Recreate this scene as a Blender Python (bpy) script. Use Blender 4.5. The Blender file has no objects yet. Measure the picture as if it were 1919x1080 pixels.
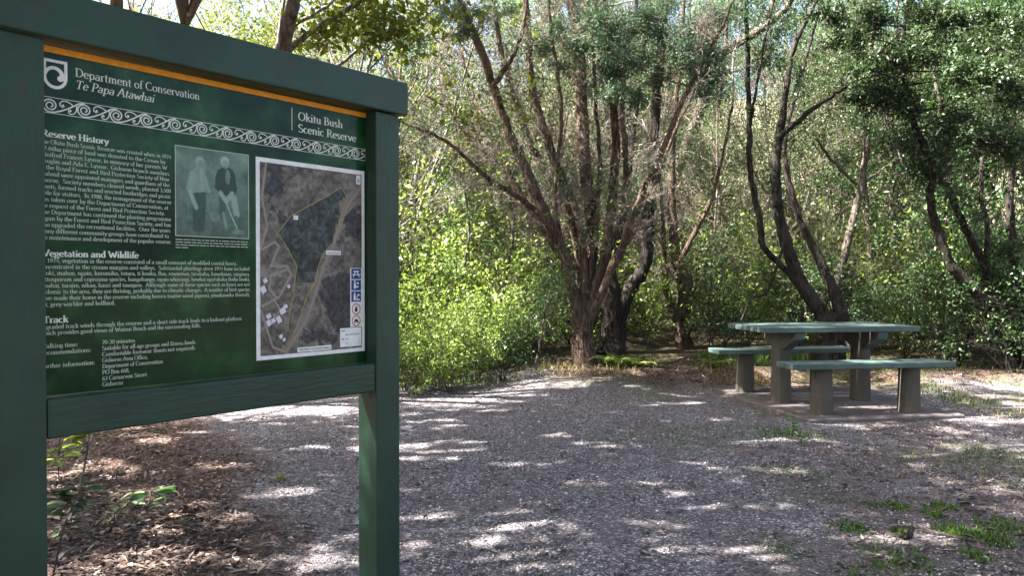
import bpy, math, random
import numpy as np
from mathutils import Vector, Matrix

# ------------------------------------------------------------------ camera, sky, sun, exposure
scene = bpy.context.scene
R = math.radians
EYE = 1.25
FPX = 1450.0                      # focal length in pixels of the 1919 wide photograph
cd = bpy.data.cameras.new('camera')
cam = bpy.data.objects.new('camera', cd)
scene.collection.objects.link(cam)
cd.sensor_width = 36.0
cd.lens = FPX / 1919 * 36.0
cd.clip_start = 0.05
cd.clip_end = 600
cam.location = (0, 0, EYE)
cam.rotation_euler = (R(90 - 0.67), 0, 0)
scene.camera = cam

SUN_EL, SUN_DIR = 52, Vector((-0.96, -0.20))         # towards the sun: left, a little behind the camera
ts = Vector((SUN_DIR.normalized().x * math.cos(R(SUN_EL)), SUN_DIR.normalized().y * math.cos(R(SUN_EL)), math.sin(R(SUN_EL))))
world = bpy.data.worlds.new('World')
scene.world = world
world.use_nodes = True
wn = world.node_tree
sky = wn.nodes.new('ShaderNodeTexSky')
sky.sky_type = 'NISHITA'
sky.sun_disc = False
sky.sun_elevation = R(SUN_EL)
sky.dust_density = 5.0
sky.air_density = 0.8
sky.ozone_density = 0.6
sky.sun_rotation = math.atan2(SUN_DIR.x, SUN_DIR.y)
wn.links.new(sky.outputs[0], wn.nodes['Background'].inputs[0])
wn.nodes['Background'].inputs[1].default_value = 0.064
sl = bpy.data.lights.new('sun', 'SUN')
sl.energy = 5.0
sl.angle = R(0.5)
sl.color = (1.0, 0.955, 0.89)
so = bpy.data.objects.new('sun', sl)
scene.collection.objects.link(so)
so.rotation_euler = ts.to_track_quat('Z', 'Y').to_euler()
so.location = ts * 40
scene.view_settings.view_transform = 'Standard'
scene.view_settings.look = 'None'
scene.view_settings.gamma = 1.0
scene.view_settings.use_curve_mapping = False
scene.view_settings.exposure = 3.52
scene.cycles.max_bounces = 8
scene.cycles.diffuse_bounces = 4
scene.cycles.transmission_bounces = 4
scene.cycles.transparent_max_bounces = 4

# ------------------------------------------------------------------ helpers
COL = scene.collection
rng = np.random.default_rng(11)


def tag(o, label=None, cat=None, group=None, kind=None):
    if label: o['label'] = label
    if cat: o['category'] = cat
    if group: o['group'] = group
    if kind: o['kind'] = kind
    return o


def empty(name, loc=(0, 0, 0), rz=0.0, label=None, cat=None, group=None):
    o = bpy.data.objects.new(name, None)
    COL.objects.link(o)
    o.empty_display_size = 0.1
    o.location = loc
    o.rotation_euler = (0, 0, rz)
    return tag(o, label, cat, group)


def copy_tree(root, loc, rz, sc=1.0, label=None, group=None):
    r = root.copy()
    COL.objects.link(r)
    r.location = loc
    r.rotation_euler = (0, 0, rz)
    r.scale = (sc, sc, sc)
    if label: r['label'] = label
    if group: r['group'] = group
    for ch in list(root.children):
        c = ch.copy()
        COL.objects.link(c)
        c.parent = r
        for g in ch.children:
            d = g.copy()
            COL.objects.link(d)
            d.parent = c
    return r


def np_mesh(name, V, F, mats, parent=None, mi=None, smooth=False, col=None):
    """one mesh object from an (n,3) array and a list of face arrays of equal width each"""
    if not isinstance(F, list): F = [F]
    F = [np.asarray(f, dtype=np.int64) for f in F if len(f)]
    me = bpy.data.meshes.new(name)
    V = np.asarray(V, dtype=np.float32)
    me.vertices.add(len(V))
    me.vertices.foreach_set('co', V.ravel())
    li = np.concatenate([f.ravel() for f in F])
    sizes = np.concatenate([np.full(len(f), f.shape[1]) for f in F])
    st = np.concatenate([[0], np.cumsum(sizes)[:-1]])
    me.loops.add(len(li))
    me.loops.foreach_set('vertex_index', li.astype(np.int32))
    me.polygons.add(len(sizes))
    me.polygons.foreach_set('loop_start', st.astype(np.int32))
    if mi is not None: me.polygons.foreach_set('material_index', np.asarray(mi, dtype=np.int32))
    if smooth: me.polygons.foreach_set('use_smooth', np.ones(len(sizes), dtype=bool))
    me.update(calc_edges=True)
    if col is not None:
        a = me.color_attributes.new('Col', 'FLOAT_COLOR', 'POINT')
        c = np.ones((len(V), 4), dtype=np.float32)
        c[:, :3] = col
        a.data.foreach_set('color', c.ravel())
    for m in (mats if isinstance(mats, (list, tuple)) else [mats]): me.materials.append(m)
    o = bpy.data.objects.new(name, me)
    COL.objects.link(o)
    if parent: o.parent = parent
    return o


class MB:
    """collects boxes, prisms and the like and links them as one mesh"""
    def __init__(s): s.v, s.f, s.m = [], [], []
    def add(s, V, F, m=0):
        n = len(s.v)
        s.v += [tuple(p) for p in V]
        s.f += [tuple(i + n for i in f) for f in F]
        s.m += [m] * len(F)
    def box(s, x0, x1, y0, y1, z0, z1, m=0):
        s.add([(x0, y0, z0), (x1, y0, z0), (x1, y1, z0), (x0, y1, z0), (x0, y0, z1), (x1, y0, z1), (x1, y1, z1), (x0, y1, z1)],
              [(0, 3, 2, 1), (4, 5, 6, 7), (0, 1, 5, 4), (1, 2, 6, 5), (2, 3, 7, 6), (3, 0, 4, 7)], m)
    def prism_y(s, poly, y0, y1, m=0):       # poly in x,z
        n = len(poly)
        s.add([(x, y0, z) for x, z in poly] + [(x, y1, z) for x, z in poly],
              [tuple(range(n)), tuple(range(2 * n - 1, n - 1, -1))] + [(i, i + n, (i + 1) % n + n, (i + 1) % n) for i in range(n)], m)
    def prism_x(s, poly, x0, x1, m=0):       # poly in y,z
        n = len(poly)
        s.add([(x0, y, z) for y, z in poly] + [(x1, y, z) for y, z in poly],
              [tuple(range(n - 1, -1, -1)), tuple(range(n, 2 * n))] + [(i, (i + 1) % n, (i + 1) % n + n, i + n) for i in range(n)], m)
    def build(s, name, mats, parent=None, bevel=0.0, seg=2, smooth=False):
        me = bpy.data.meshes.new(name)
        me.from_pydata(s.v, [], s.f)
        mats = mats if isinstance(mats, (list, tuple)) else [mats]
        for m in mats: me.materials.append(m)
        me.polygons.foreach_set('material_index', s.m)
        if smooth: me.polygons.foreach_set('use_smooth', [True] * len(s.f))
        me.update()
        o = bpy.data.objects.new(name, me)
        COL.objects.link(o)
        if parent: o.parent = parent
        if bevel:
            b = o.modifiers.new('bevel', 'BEVEL')
            b.width = bevel
            b.segments = seg
            b.limit_method = 'ANGLE'
        return o


def vnoise(x, y, seed=0):
    """smooth value noise, arrays in, 0..1 out"""
    x = np.asarray(x, dtype=float); y = np.asarray(y, dtype=float)
    xi = np.floor(x).astype(np.int64); yi = np.floor(y).astype(np.int64)
    fx = x - xi; fy = y - yi
    fx = fx * fx * (3 - 2 * fx); fy = fy * fy * (3 - 2 * fy)
    def h(a, b):
        n = (a * 374761393 + b * 668265263 + seed * 974711) & 0x7fffffff
        n = ((n ^ (n >> 13)) * 1274126177) & 0x7fffffff
        return ((n ^ (n >> 16)) & 0xffff) / 65535.0
    return (h(xi, yi) * (1 - fx) + h(xi + 1, yi) * fx) * (1 - fy) + (h(xi, yi + 1) * (1 - fx) + h(xi + 1, yi + 1) * fx) * fy


def fbm(x, y, seed=0, oct=4):
    v = 0; a = 0.5; t = 0
    for i in range(oct):
        v = v + a * vnoise(x * 2 ** i, y * 2 ** i, seed + i * 17); t += a; a *= 0.55
    return v / t


def sm(a, b, t):
    t = np.clip((t - a) / (b - a), 0, 1)
    return t * t * (3 - 2 * t)


# ------------------------------------------------------------------ materials
def mat(name):
    m = bpy.data.materials.new(name)
    m.use_nodes = True
    return m, m.node_tree, m.node_tree.nodes['Principled BSDF']


def N(nt, t, **kw):
    n = nt.nodes.new(t)
    for k, v in kw.items():
        if k == 'inp':
            for i, val in v.items(): n.inputs[i].default_value = val
        else: setattr(n, k, v)
    return n


def ramp(nt, src, stops):
    r = nt.nodes.new('ShaderNodeValToRGB')
    e = r.color_ramp.elements
    while len(e) < len(stops): e.new(0.5)
    for i, (p, c) in enumerate(stops):
        e[i].position = p
        e[i].color = (*c, 1) if len(c) == 3 else c
    nt.links.new(src, r.inputs[0])
    return r.outputs[0]


def bump(nt, b, h, dist, strength=1.0):
    n = nt.nodes.new('ShaderNodeBump')
    n.inputs['Distance'].default_value = dist
    n.inputs['Strength'].default_value = strength
    nt.links.new(h, n.inputs['Height'])
    nt.links.new(n.outputs[0], b.inputs['Normal'])


def coords(nt, scale=(1, 1, 1)):
    t = nt.nodes.new('ShaderNodeTexCoord')
    mp = nt.nodes.new('ShaderNodeMapping')
    mp.inputs['Scale'].default_value = scale
    nt.links.new(t.outputs['Object'], mp.inputs[0])
    return mp.outputs[0]


def noise(nt, vec, scale, detail=4, rough=0.55):
    n = N(nt, 'ShaderNodeTexNoise', inp={'Scale': scale, 'Detail': detail, 'Roughness': rough})
    nt.links.new(vec, n.inputs['Vector'])
    return n.outputs[0]


def mix(nt, fac, a, b, mode='MIX'):
    n = nt.nodes.new('ShaderNodeMix')
    n.data_type = 'RGBA'
    n.blend_type = mode
    for k, v in ((0, fac), (6, a), (7, b)):
        if isinstance(v, (int, float)): n.inputs[k].default_value = v
        elif isinstance(v, tuple): n.inputs[k].default_value = (*v, 1)
        else: nt.links.new(v, n.inputs[k])
    return n.outputs[2]


def painted_timber(name, base, along=(14, 14, 2.2), wear=(0.03, 0.035, 0.03), rough=0.5):
    m, nt, b = mat(name)
    v = coords(nt, along)
    g = noise(nt, v, 6, 6, 0.6)
    big = noise(nt, coords(nt), 5, 3)
    c = ramp(nt, big, [(0.3, tuple(x * 0.78 for x in base)), (0.7, tuple(x * 1.25 for x in base))])
    spot = ramp(nt, noise(nt, coords(nt, (1, 1, 1)), 17, 4, 0.7), [(0.585, (0, 0, 0)), (0.66, (1, 1, 1))])
    c = mix(nt, spot, c, wear)
    pale = ramp(nt, g, [(0.62, (0, 0, 0)), (0.8, (0.35, 0.35, 0.35))])
    c = mix(nt, pale, c, tuple(x * 1.9 + 0.01 for x in base))
    nt.links.new(c, b.inputs['Base Color'])
    b.inputs['Roughness'].default_value = rough
    b.inputs['Specular IOR Level'].default_value = 0.35
    bump(nt, b, g, 0.004, 0.6)
    return m


M_POST = painted_timber('dark_green_painted_timber', (0.0135, 0.042, 0.026))
M_RAIL = painted_timber('dark_green_painted_rail', (0.0135, 0.042, 0.026), (2.2, 14, 14), rough=0.4)
M_TOP = painted_timber('teal_painted_boards', (0.062, 0.094, 0.086), (2.0, 14, 14), (0.05, 0.07, 0.06), 0.55)


def flat_mat(name, c, rough=0.45, spec=0.3):
    m, nt, b = mat(name)
    v = noise(nt, coords(nt), 60, 3)
    nt.links.new(ramp(nt, v, [(0.3, tuple(x * 0.86 for x in c)), (0.7, tuple(min(1, x * 1.08) for x in c))]), b.inputs['Base Color'])
    b.inputs['Roughness'].default_value = rough
    b.inputs['Specular IOR Level'].default_value = spec
    return m


def print_mat(name, rough=0.4):
    m, nt, b = mat(name)
    a = N(nt, 'ShaderNodeVertexColor', layer_name='Col')
    nt.links.new(a.outputs[0], b.inputs['Base Color'])
    b.inputs['Roughness'].default_value = rough
    b.inputs['Specular IOR Level'].default_value = 0.25
    return m


M_INK = flat_mat('pale_print', (0.62, 0.66, 0.60))
M_TEXT = flat_mat('pale_text_print', (0.38, 0.44, 0.36))
M_WHITE = flat_mat('white_print', (0.74, 0.76, 0.75))
M_YELLOW = flat_mat('orange_yellow_strip', (0.72, 0.30, 0.012))
M_BLUE = flat_mat('pictogram_blue', (0.012, 0.045, 0.18))
M_RED = flat_mat('pictogram_red', (0.45, 0.03, 0.03))
M_BLACK = flat_mat('black_print', (0.02, 0.02, 0.025))
M_LINE = flat_mat('yellow_boundary_print', (0.42, 0.37, 0.07))
M_PRINT = print_mat('printed_picture')


def panel_mat():
    m, nt, b = mat('green_sign_laminate')
    v = coords(nt)
    n1 = noise(nt, v, 7, 5, 0.6)
    c = ramp(nt, n1, [(0.32, (0.003, 0.014, 0.008)), (0.5, (0.005, 0.036, 0.012)), (0.64, (0.020, 0.072, 0.026)), (0.78, (0.06, 0.10, 0.055))])
    n2 = noise(nt, coords(nt, (1.1, 1.1, 1.1)), 2.3, 3)
    c2 = mix(nt, ramp(nt, n2, [(0.5, (0, 0, 0)), (0.75, (0.5, 0.5, 0.5))]), c, (0.010, 0.058, 0.015))
    nt.links.new(c2, b.inputs['Base Color'])
    b.inputs['Roughness'].default_value = 0.17
    b.inputs['Specular IOR Level'].default_value = 0.16
    return m


M_PANEL = panel_mat()


# ------------------------------------------------------------------ a small serif stroke alphabet for the sign
def arc(cx, cy, rx, ry, a0, a1, n=None):
    n = n or max(4, int(abs(a1 - a0) / 22))
    return [(cx + rx * math.cos(R(a0 + (a1 - a0) * i / n)), cy + ry * math.sin(R(a0 + (a1 - a0) * i / n))) for i in range(n + 1)]


def EL(cx, cy, rx, ry): return arc(cx, cy, rx, ry, 0, 360, 16)


X = 0.62
GL = {}
def G(ch, w, strokes, serifs=()): GL[ch] = (w, strokes, serifs)


G('a', .5, [arc(.23, .45, .15, .17, 160, 0) + [(.38, .04), (.46, 0)], arc(.22, .17, .16, .17, 60, 330)])
G('b', .54, [[(.13, 0), (.13, 1.05)], EL(.29, .31, .18, .31)], [(.08, 1.03, .08)])
G('c', .46, [arc(.26, .31, .2, .31, 50, 315)])
G('d', .55, [EL(.25, .31, .18, .31), [(.41, 0), (.41, 1.05)]], [(.36, 1.03, .08), (.46, .02, .06)])
G('e', .48, [[(.07, .34), (.43, .34)], arc(.25, .31, .19, .31, 5, 320)])
G('f', .33, [arc(.29, .85, .14, .18, 40, 180) + [(.15, 0)], [(.03, .6), (.32, .6)]], [(.15, .02, .12)])
G('g', .5, [EL(.23, .4, .17, .21), EL(.24, -.13, .2, .14), [(.12, .2), (.1, .08), (.3, .01)], [(.36, .54), (.48, .57)]])
G('h', .58, [[(.13, 0), (.13, 1.05)], arc(.29, .42, .15, .2, 180, 0) + [(.44, 0)]], [(.13, .02, .11), (.44, .02, .11), (.08, 1.03, .07)])
G('i', .28, [[(.14, 0), (.14, X)], [(.14, .84), (.14, .97)]], [(.14, .02, .12), (.1, .6, .08)])
G('j', .26, [[(.14, X), (.14, -.15), (.02, -.28)], [(.14, .84), (.14, .97)]])
G('k', .55, [[(.13, 0), (.13, 1.05)], [(.15, .27), (.42, .6)], [(.25, .38), (.48, 0)]], [(.13, .02, .11), (.47, .02, .1), (.41, .6, .1), (.08, 1.03, .07)])
G('l', .28, [[(.14, 0), (.14, 1.05)]], [(.14, .02, .12), (.09, 1.03, .07)])
G('m', .86, [[(.13, 0), (.13, X)], arc(.28, .42, .14, .2, 180, 0) + [(.42, 0)], arc(.57, .42, .14, .2, 180, 0) + [(.71, 0)]], [(.13, .02, .11), (.42, .02, .1), (.71, .02, .11), (.08, .6, .07)])
G('n', .58, [[(.13, 0), (.13, X)], arc(.29, .42, .15, .2, 180, 0) + [(.44, 0)]], [(.13, .02, .11), (.44, .02, .11), (.08, .6, .07)])
G('o', .54, [EL(.27, .31, .2, .31)])
G('p', .56, [[(.13, -.3), (.13, X)], EL(.3, .31, .18, .31)], [(.13, -.28, .12), (.08, .6, .07)])
G('q', .55, [[(.42, -.3), (.42, X)], EL(.25, .31, .18, .31)], [(.42, -.28, .12)])
G('r', .4, [[(.13, 0), (.13, X)], arc(.28, .42, .15, .19, 180, 50)], [(.13, .02, .12), (.08, .6, .07)])
G('s', .42, [arc(.2, .47, .13, .15, 30, 230, 8) + arc(.2, .15, .15, .15, 50, -150, 8)])
G('t', .34, [[(.15, .84), (.15, .14)] + arc(.24, .12, .09, .12, 180, 300), [(.03, .6), (.31, .6)]])
G('u', .58, [[(.13, X), (.13, .19)] + arc(.28, .19, .15, .19, 180, 360), [(.43, X), (.43, 0)]], [(.09, .6, .08), (.39, .6, .08), (.48, .02, .06)])
G('v', .5, [[(.05, .6), (.25, 0)], [(.25, 0), (.45, .6)]], [(.07, .6, .1), (.43, .6, .09)])
G('w', .74, [[(.05, .6), (.22, 0)], [(.22, 0), (.37, .5)], [(.37, .5), (.53, 0)], [(.53, 0), (.69, .6)]], [(.07, .6, .1), (.67, .6, .09)])
G('x', .5, [[(.06, .6), (.43, 0)], [(.06, 0), (.42, .6)]], [(.08, .6, .09), (.42, .02, .09)])
G('y', .5, [[(.05, .6), (.26, .02)], [(.45, .6), (.2, -.22), (.05, -.27)]], [(.07, .6, .1), (.43, .6, .09)])
G('z', .46, [[(.06, .59), (.4, .59), (.05, .03), (.41, .03)]])
G('A', .74, [[(.05, 0), (.36, 1)], [(.36, 1), (.68, 0)], [(.18, .36), (.55, .36)]], [(.08, .02, .11), (.66, .02, .13)])
G('B', .64, [[(.15, 0), (.15, 1)], [(.15, .97)] + arc(.3, .76, .2, .21, 90, -90) + [(.15, .54)], [(.3, .54)] + arc(.34, .28, .22, .26, 90, -90) + [(.15, .03)]], [(.1, .02, .1), (.1, .98, .1)])
G('C', .7, [arc(.4, .5, .33, .5, 45, 315, 14)], [])
G('D', .78, [[(.16, 0), (.16, 1)], [(.14, .97), (.32, .97)] + arc(.34, .5, .35, .47, 85, -85, 12) + [(.3, .03), (.14, .03)]], [(.12, .02, .1), (.12, .98, .1)])
G('E', .6, [[(.15, 0), (.15, 1)], [(.13, .97), (.52, .97), (.53, .82)], [(.13, .52), (.42, .52)], [(.13, .03), (.53, .03), (.56, .2)]], [(.11, .02, .1), (.11, .98, .1)])
G('F', .56, [[(.15, 0), (.15, 1)], [(.13, .97), (.52, .97), (.53, .8)], [(.13, .52), (.42, .52)]], [(.15, .02, .14), (.11, .98, .1)])
G('G', .76, [arc(.4, .5, .33, .5, 45, 320, 14), [(.63, .45), (.63, .1)]], [(.62, .45, .12)])
G('H', .8, [[(.16, 0), (.16, 1)], [(.63, 0), (.63, 1)], [(.16, .52), (.63, .52)]], [(.16, .02, .13), (.16, .98, .13), (.63, .02, .13), (.63, .98, .13)])
G('I', .36, [[(.18, 0), (.18, 1)]], [(.18, .02, .14), (.18, .98, .14)])
G('K', .72, [[(.16, 0), (.16, 1)], [(.18, .42), (.58, .97)], [(.3, .56), (.64, 0)]], [(.16, .02, .13), (.16, .98, .13), (.63, .02, .12), (.57, .98, .12)])
G('L', .58, [[(.15, 0), (.15, 1)], [(.13, .03), (.52, .03), (.55, .22)]], [(.13, .98, .13), (.11, .02, .1)])
G('M', .9, [[(.13, 0), (.15, 1)], [(.15, 1), (.45, .1)], [(.45, .1), (.75, 1)], [(.75, 1), (.77, 0)]], [(.13, .02, .1), (.77, .02, .13), (.11, .98, .1), (.79, .98, .1)])
G('N', .78, [[(.14, 0), (.14, 1)], [(.14, 1), (.64, 0)], [(.64, 0), (.64, 1)]], [(.14, .02, .11), (.1, .98, .1), (.64, .98, .11)])
G('O', .8, [EL(.4, .5, .33, .5)])
G('P', .6, [[(.16, 0), (.16, 1)], [(.14, .97), (.28, .97)] + arc(.3, .72, .24, .25, 88, -90) + [(.16, .47)]], [(.16, .02, .13), (.12, .98, .1)])
G('R', .7, [[(.16, 0), (.16, 1)], [(.14, .97), (.28, .97)] + arc(.3, .73, .22, .24, 88, -90) + [(.16, .49)], [(.32, .5), (.62, 0)]], [(.16, .02, .13), (.12, .98, .1), (.64, .02, .09)])
G('S', .56, [arc(.28, .75, .19, .24, 30, 235, 9) + arc(.28, .25, .21, .25, 52, -155, 9)])
G('T', .66, [[(.33, 0), (.33, 1)], [(.06, .8), (.07, .97), (.59, .97), (.6, .8)]], [(.33, .02, .14)])
G('V', .72, [[(.06, 1), (.37, 0)], [(.37, 0), (.66, 1)]], [(.07, .98, .13), (.65, .98, .11)])
G('W', 1.0, [[(.06, 1), (.3, 0)], [(.3, 0), (.5, .8)], [(.5, .8), (.72, 0)], [(.72, 0), (.94, 1)]], [(.08, .98, .13), (.93, .98, .11)])
G('0', .5, [EL(.25, .46, .19, .46)])
G('1', .5, [[(.12, .76), (.27, .92), (.27, 0)]], [(.27, .02, .14)])
G('2', .5, [arc(.24, .68, .17, .24, 160, -20) + [(.07, .03), (.44, .03)]])
G('3', .5, [arc(.22, .7, .16, .22, 150, -80) + arc(.22, .24, .19, .24, 85, -150)])
G('4', .5, [[(.36, 0), (.36, .92), (.04, .28), (.46, .28)]])
G('5', .5, [[(.41, .9), (.15, .9), (.12, .52)] + arc(.22, .27, .2, .27, 100, -150)])
G('6', .5, [EL(.25, .27, .18, .27), [(.08, .3), (.14, .6), (.36, .92)]])
G('7', .5, [[(.06, .78), (.08, .9), (.44, .9), (.2, 0)]])
G('8', .5, [EL(.25, .69, .15, .22), EL(.25, .24, .18, .24)])
G('9', .5, [EL(.25, .65, .18, .27), [(.42, .62), (.36, .3), (.14, 0)]])
G('.', .24, [[(.12, 0), (.12, .13)]])
G(',', .24, [[(.12, .12), (.12, 0), (.07, -.14)]])
G(':', .26, [[(.13, 0), (.13, .13)], [(.13, .46), (.13, .59)]])
G('-', .32, [[(.05, .3), (.27, .3)]])
G('(', .32, [arc(.36, .4, .24, .62, 125, 235)])
G(')', .32, [arc(-.04, .4, .24, .62, 55, -55)])
G(' ', .27, [])


class Flat:
    """flat print lying in the sign's own plane: x along the sign, z up, facing local -y"""
    def __init__(s): s.v, s.f, s.k = [], [], 0
    def poly(s, pts, y):
        n = len(s.v)
        s.v += [(x, y, z) for x, z in pts]
        s.f.append(tuple(range(n, n + len(pts))))
    def rect(s, x0, x1, z0, z1, y): s.poly([(x0, z0), (x1, z0), (x1, z1), (x0, z1)], y)
    def ribbon(s, pts, w, y):
        P = np.asarray(pts, float)
        T = np.gradient(P, axis=0)
        T /= np.linalg.norm(T, axis=1, keepdims=True) + 1e-12
        Nn = np.stack([-T[:, 1], T[:, 0]], 1)
        w = np.broadcast_to(np.asarray(w, float), (len(P),))[:, None] / 2
        a, b = P - Nn * w, P + Nn * w
        n = len(s.v)
        for p, q in zip(a, b): s.v += [(p[0], y, p[1]), (q[0], y, q[1])]
        for i in range(len(P) - 1): s.f.append((n + 2 * i, n + 2 * i + 2, n + 2 * i + 3, n + 2 * i + 1))
    def disc(s, cx, cz, r, y, n=18): s.poly([(cx + r * math.cos(2 * math.pi * i / n), cz + r * math.sin(2 * math.pi * i / n)) for i in range(n)], y)
    def text(s, x, z, st, cap, y, thick=.13, thin=.055, italic=0.0, width=None):
        adv = sum(GL.get(c, GL['o'])[0] for c in st)
        sx = (width / adv) if width else cap * 0.9
        cx = 0.0
        for c in st:
            w, strokes, serifs = GL.get(c, GL['o'])
            items = [(np.array(p, float), None) for p in strokes] + [(np.array([(a - h, b), (a + h, b)], float), thin * 1.1) for a, b, h in serifs]
            for P, fw in items:
                T = np.gradient(P, axis=0)
                T /= np.linalg.norm(T, axis=1, keepdims=True) + 1e-12
                w_ = (thin + (thick - thin) * np.abs(T[:, 1]) ** 1.3) if fw is None else np.full(len(P), fw)
                Nn = np.stack([-T[:, 1], T[:, 0]], 1)
                s.k = (s.k + 1) % 7
                yy = y - 0.00003 * s.k
                n = len(s.v)
                for p, q in zip(P - Nn * w_[:, None] / 2, P + Nn * w_[:, None] / 2):
                    for r in (p, q): s.v.append((x + (cx + r[0]) * sx + r[1] * italic * cap, yy, z + r[1] * cap))
                for i in range(len(P) - 1): s.f.append((n + 2 * i, n + 2 * i + 2, n + 2 * i + 3, n + 2 * i + 1))
            cx += w
    def build(s, name, m, parent):
        me = bpy.data.meshes.new(name)
        me.from_pydata(s.v, [], s.f)
        me.materials.append(m)
        me.update()
        o = bpy.data.objects.new(name, me)
        COL.objects.link(o)
        o.parent = parent
        return o


# ------------------------------------------------------------------ the information sign
sign = empty('information_sign', (-1.0535, 1.75, 0), R(50.8),
             'dark green timber framed information sign with printed green panel, map and small photo', 'sign')
PY = 0.05                                              # the panel's face lies 50 mm behind the front of the posts
b = MB(); b.box(-0.101, 0, 0, 0.095, -0.3, 1.793); b.build('post', M_POST, sign, 0.004)
b = MB(); b.box(0.972, 1.073, 0, 0.092, -0.3, 1.793); b.build('post', M_POST, sign, 0.004)
b = MB(); b.box(-0.135, 1.102, -0.014, 0.108, 1.796, 1.905); b.build('top_rail', M_RAIL, sign, 0.005)
b = MB(); b.box(0.0015, 0.9705, 0.003, 0.088, 0.884, 0.975); b.build('bottom_rail', M_RAIL, sign, 0.005)
b = MB(); b.box(0.001, 0.971, PY, PY + 0.014, 0.977, 1.794); panel = b.build('sign_panel', M_PANEL, sign)
b = MB(); b.box(0.002, 0.970, PY - 0.004, PY - 0.0005, 1.7765, 1.7915); b.build('yellow_strip', M_YELLOW, panel)
Y1, Y2, Y3 = PY - 0.0006, PY - 0.0012, PY - 0.0018

f = Flat()                                              # emblem: shield with a curling wave
sh = [(.0135, 1.7625), (.0665, 1.7625)] + [(.04 + .0265 * math.cos(R(-a)), 1.722 - .028 * math.sin(R(a))) for a in range(0, 181, 12)]
inn = [(.0205, 1.7555), (.0595, 1.7555)] + [(.04 + .0195 * math.cos(R(-a)), 1.722 - .0205 * math.sin(R(a))) for a in range(0, 181, 12)]
n = len(sh)
for i in range(n): f.poly([sh[i], inn[i], inn[(i + 1) % n], sh[(i + 1) % n]], Y1)
sw = arc(.037, 1.7235, .0185, .0195, 175, 20, 12) + [(.0562, 1.723), (.0585, 1.716)]
f.ribbon(sw, [.006, .0065, .007, .0075, .008, .008, .008, .008, .008, .0085, .009, .0095, .01, .009, .004], Y2)
f.disc(.0505, 1.7195, .0068, Y2 - .0003)
f.build('emblem', M_WHITE, panel)

f = Flat()
f.text(.083, 1.7325, 'Department of Conservation', .0205, Y1, .12, .05, 0, .314)
f.text(.083, 1.7040, 'Te Papa Atawhai', .0205, Y1, .12, .05, .22, .19)
f.build('department_title', M_INK, panel)
f = Flat()
f.rect(.687, .6895, 1.695, 1.762, Y1)
f.text(.710, 1.7290, 'Okitu Bush', .0240, Y1, .14, .06, 0, .168)
f.text(.710, 1.6930, 'Scenic Reserve', .0240, Y1, .14, .06, 0, .221)
f.build('reserve_title', M_INK, panel)

f = Flat()                                              # scroll border, a repeating pair of spirals between two rules
f.rect(.002, .971, 1.6728, 1.6742, Y1)
f.rect(.002, .971, 1.6362, 1.6376, Y1)
per, zc, k = .0752, 1.655, 0
x = .029
while x < .975:
    dy = .00004 * (k % 3)
    sp = []
    for i in range(41):
        a = R(-100 + i * 17.0); r = .0158 - .0127 * (i / 40)
        sp.append((x + r * math.cos(-a) * 1.05, zc + r * math.sin(-a) * -1.0))
    sp = [(x + .0162 * 1.05 * (1 - .78 * (i / 44)) * math.cos(R(-95 - i * 16)), zc + .0162 * (1 - .78 * (i / 44)) * math.sin(R(-95 - i * 16))) for i in range(45)]
    f.ribbon(sp, .0031, Y1 - dy)
    wv = [(x - .001, zc - .0163), (x + .010, zc - .0150), (x + .022, zc - .0105), (x + .034, zc - .0045), (x + .046, zc + .0025), (x + .056, zc + .0095), (x + .064, zc + .0142), (x + .0752, zc + .0162)]
    f.ribbon(wv, .0033, Y1 - dy - .00015)
    up = [(x + .050, zc + .0060), (x + .043, zc + .0115), (x + .034, zc + .0145), (x + .026, zc + .0135), (x + .0205, zc + .008), (x + .021, zc + .002), (x + .026, zc - .001), (x + .030, zc + .002), (x + .0275, zc + .005)]
    f.ribbon(up, .0026, Y1 - dy - .0003)
    f.disc(x + .0272, zc + .0035, .0026, Y1 - dy - .0004, 10)
    dn = [(x + .057, zc + .0095), (x + .0575, zc + .000), (x + .055, zc - .008), (x + .050, zc - .0135), (x + .0435, zc - .0145), (x + .039, zc - .0105), (x + .040, zc - .0055), (x + .0445, zc - .0045)]
    f.ribbon(dn, .0026, Y1 - dy - .00045)
    f.disc(x + .0435, zc - .0068, .0026, Y1 - dy - .00055, 10)
    x += per; k += 1
# keep the last unit inside the panel
f.v = [(min(vx, .9705), vy, vz) for vx, vy, vz in f.v]
f.build('scroll_border', M_INK, panel)

for hx, hz, st, cap, w in ((.010, 1.5810, 'Reserve History', .0155, .150), (.010, 1.3025, 'Vegetation and Wildlife', .0155, .221), (.010, 1.1475, 'Track', .0155, .055)):
    f = Flat(); f.text(hx, hz, st, cap, Y1, .19, .08, 0, w); f.build('heading', M_INK, panel)

f = Flat()
body = """The Okitu Bush Scenic Reserve was created when in 1974
a 2.66ha piece of land was donated to the Crown by
Winifred Frances Lysnar, in memory of her parents W
Douglas and Ada E. Lysnar.  Gisborne branch members
of the Royal Forest and Bird Protection Society of New
Zealand were appointed managers and guardians of the
reserve.  Society members cleared weeds, planted 3,500
plants, formed tracks and erected footbridges and picnic
table for visitors.  In 1988, the management of the reserve
was taken over by the Department of Conservation, at
the request of the Forest and Bird Protection Society.
The Department has continued the planting programme
begun by the Forest and Bird Protection Society, and has
also upgraded the recreational facilities.  Over the years
many different community groups have contributed to
the maintenance and development of the popular reserve.""".split('\n')
ends = [.317, .302, .306, .312, .312, .313, .316, .316, .317, .309, .300, .316, .316, .314, .310, .317]
for i, ln in enumerate(body): f.text(.004, 1.5645 - i * .01482, ln, .0100, Y1, .15, .07, 0, ends[i] - .004)
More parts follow.
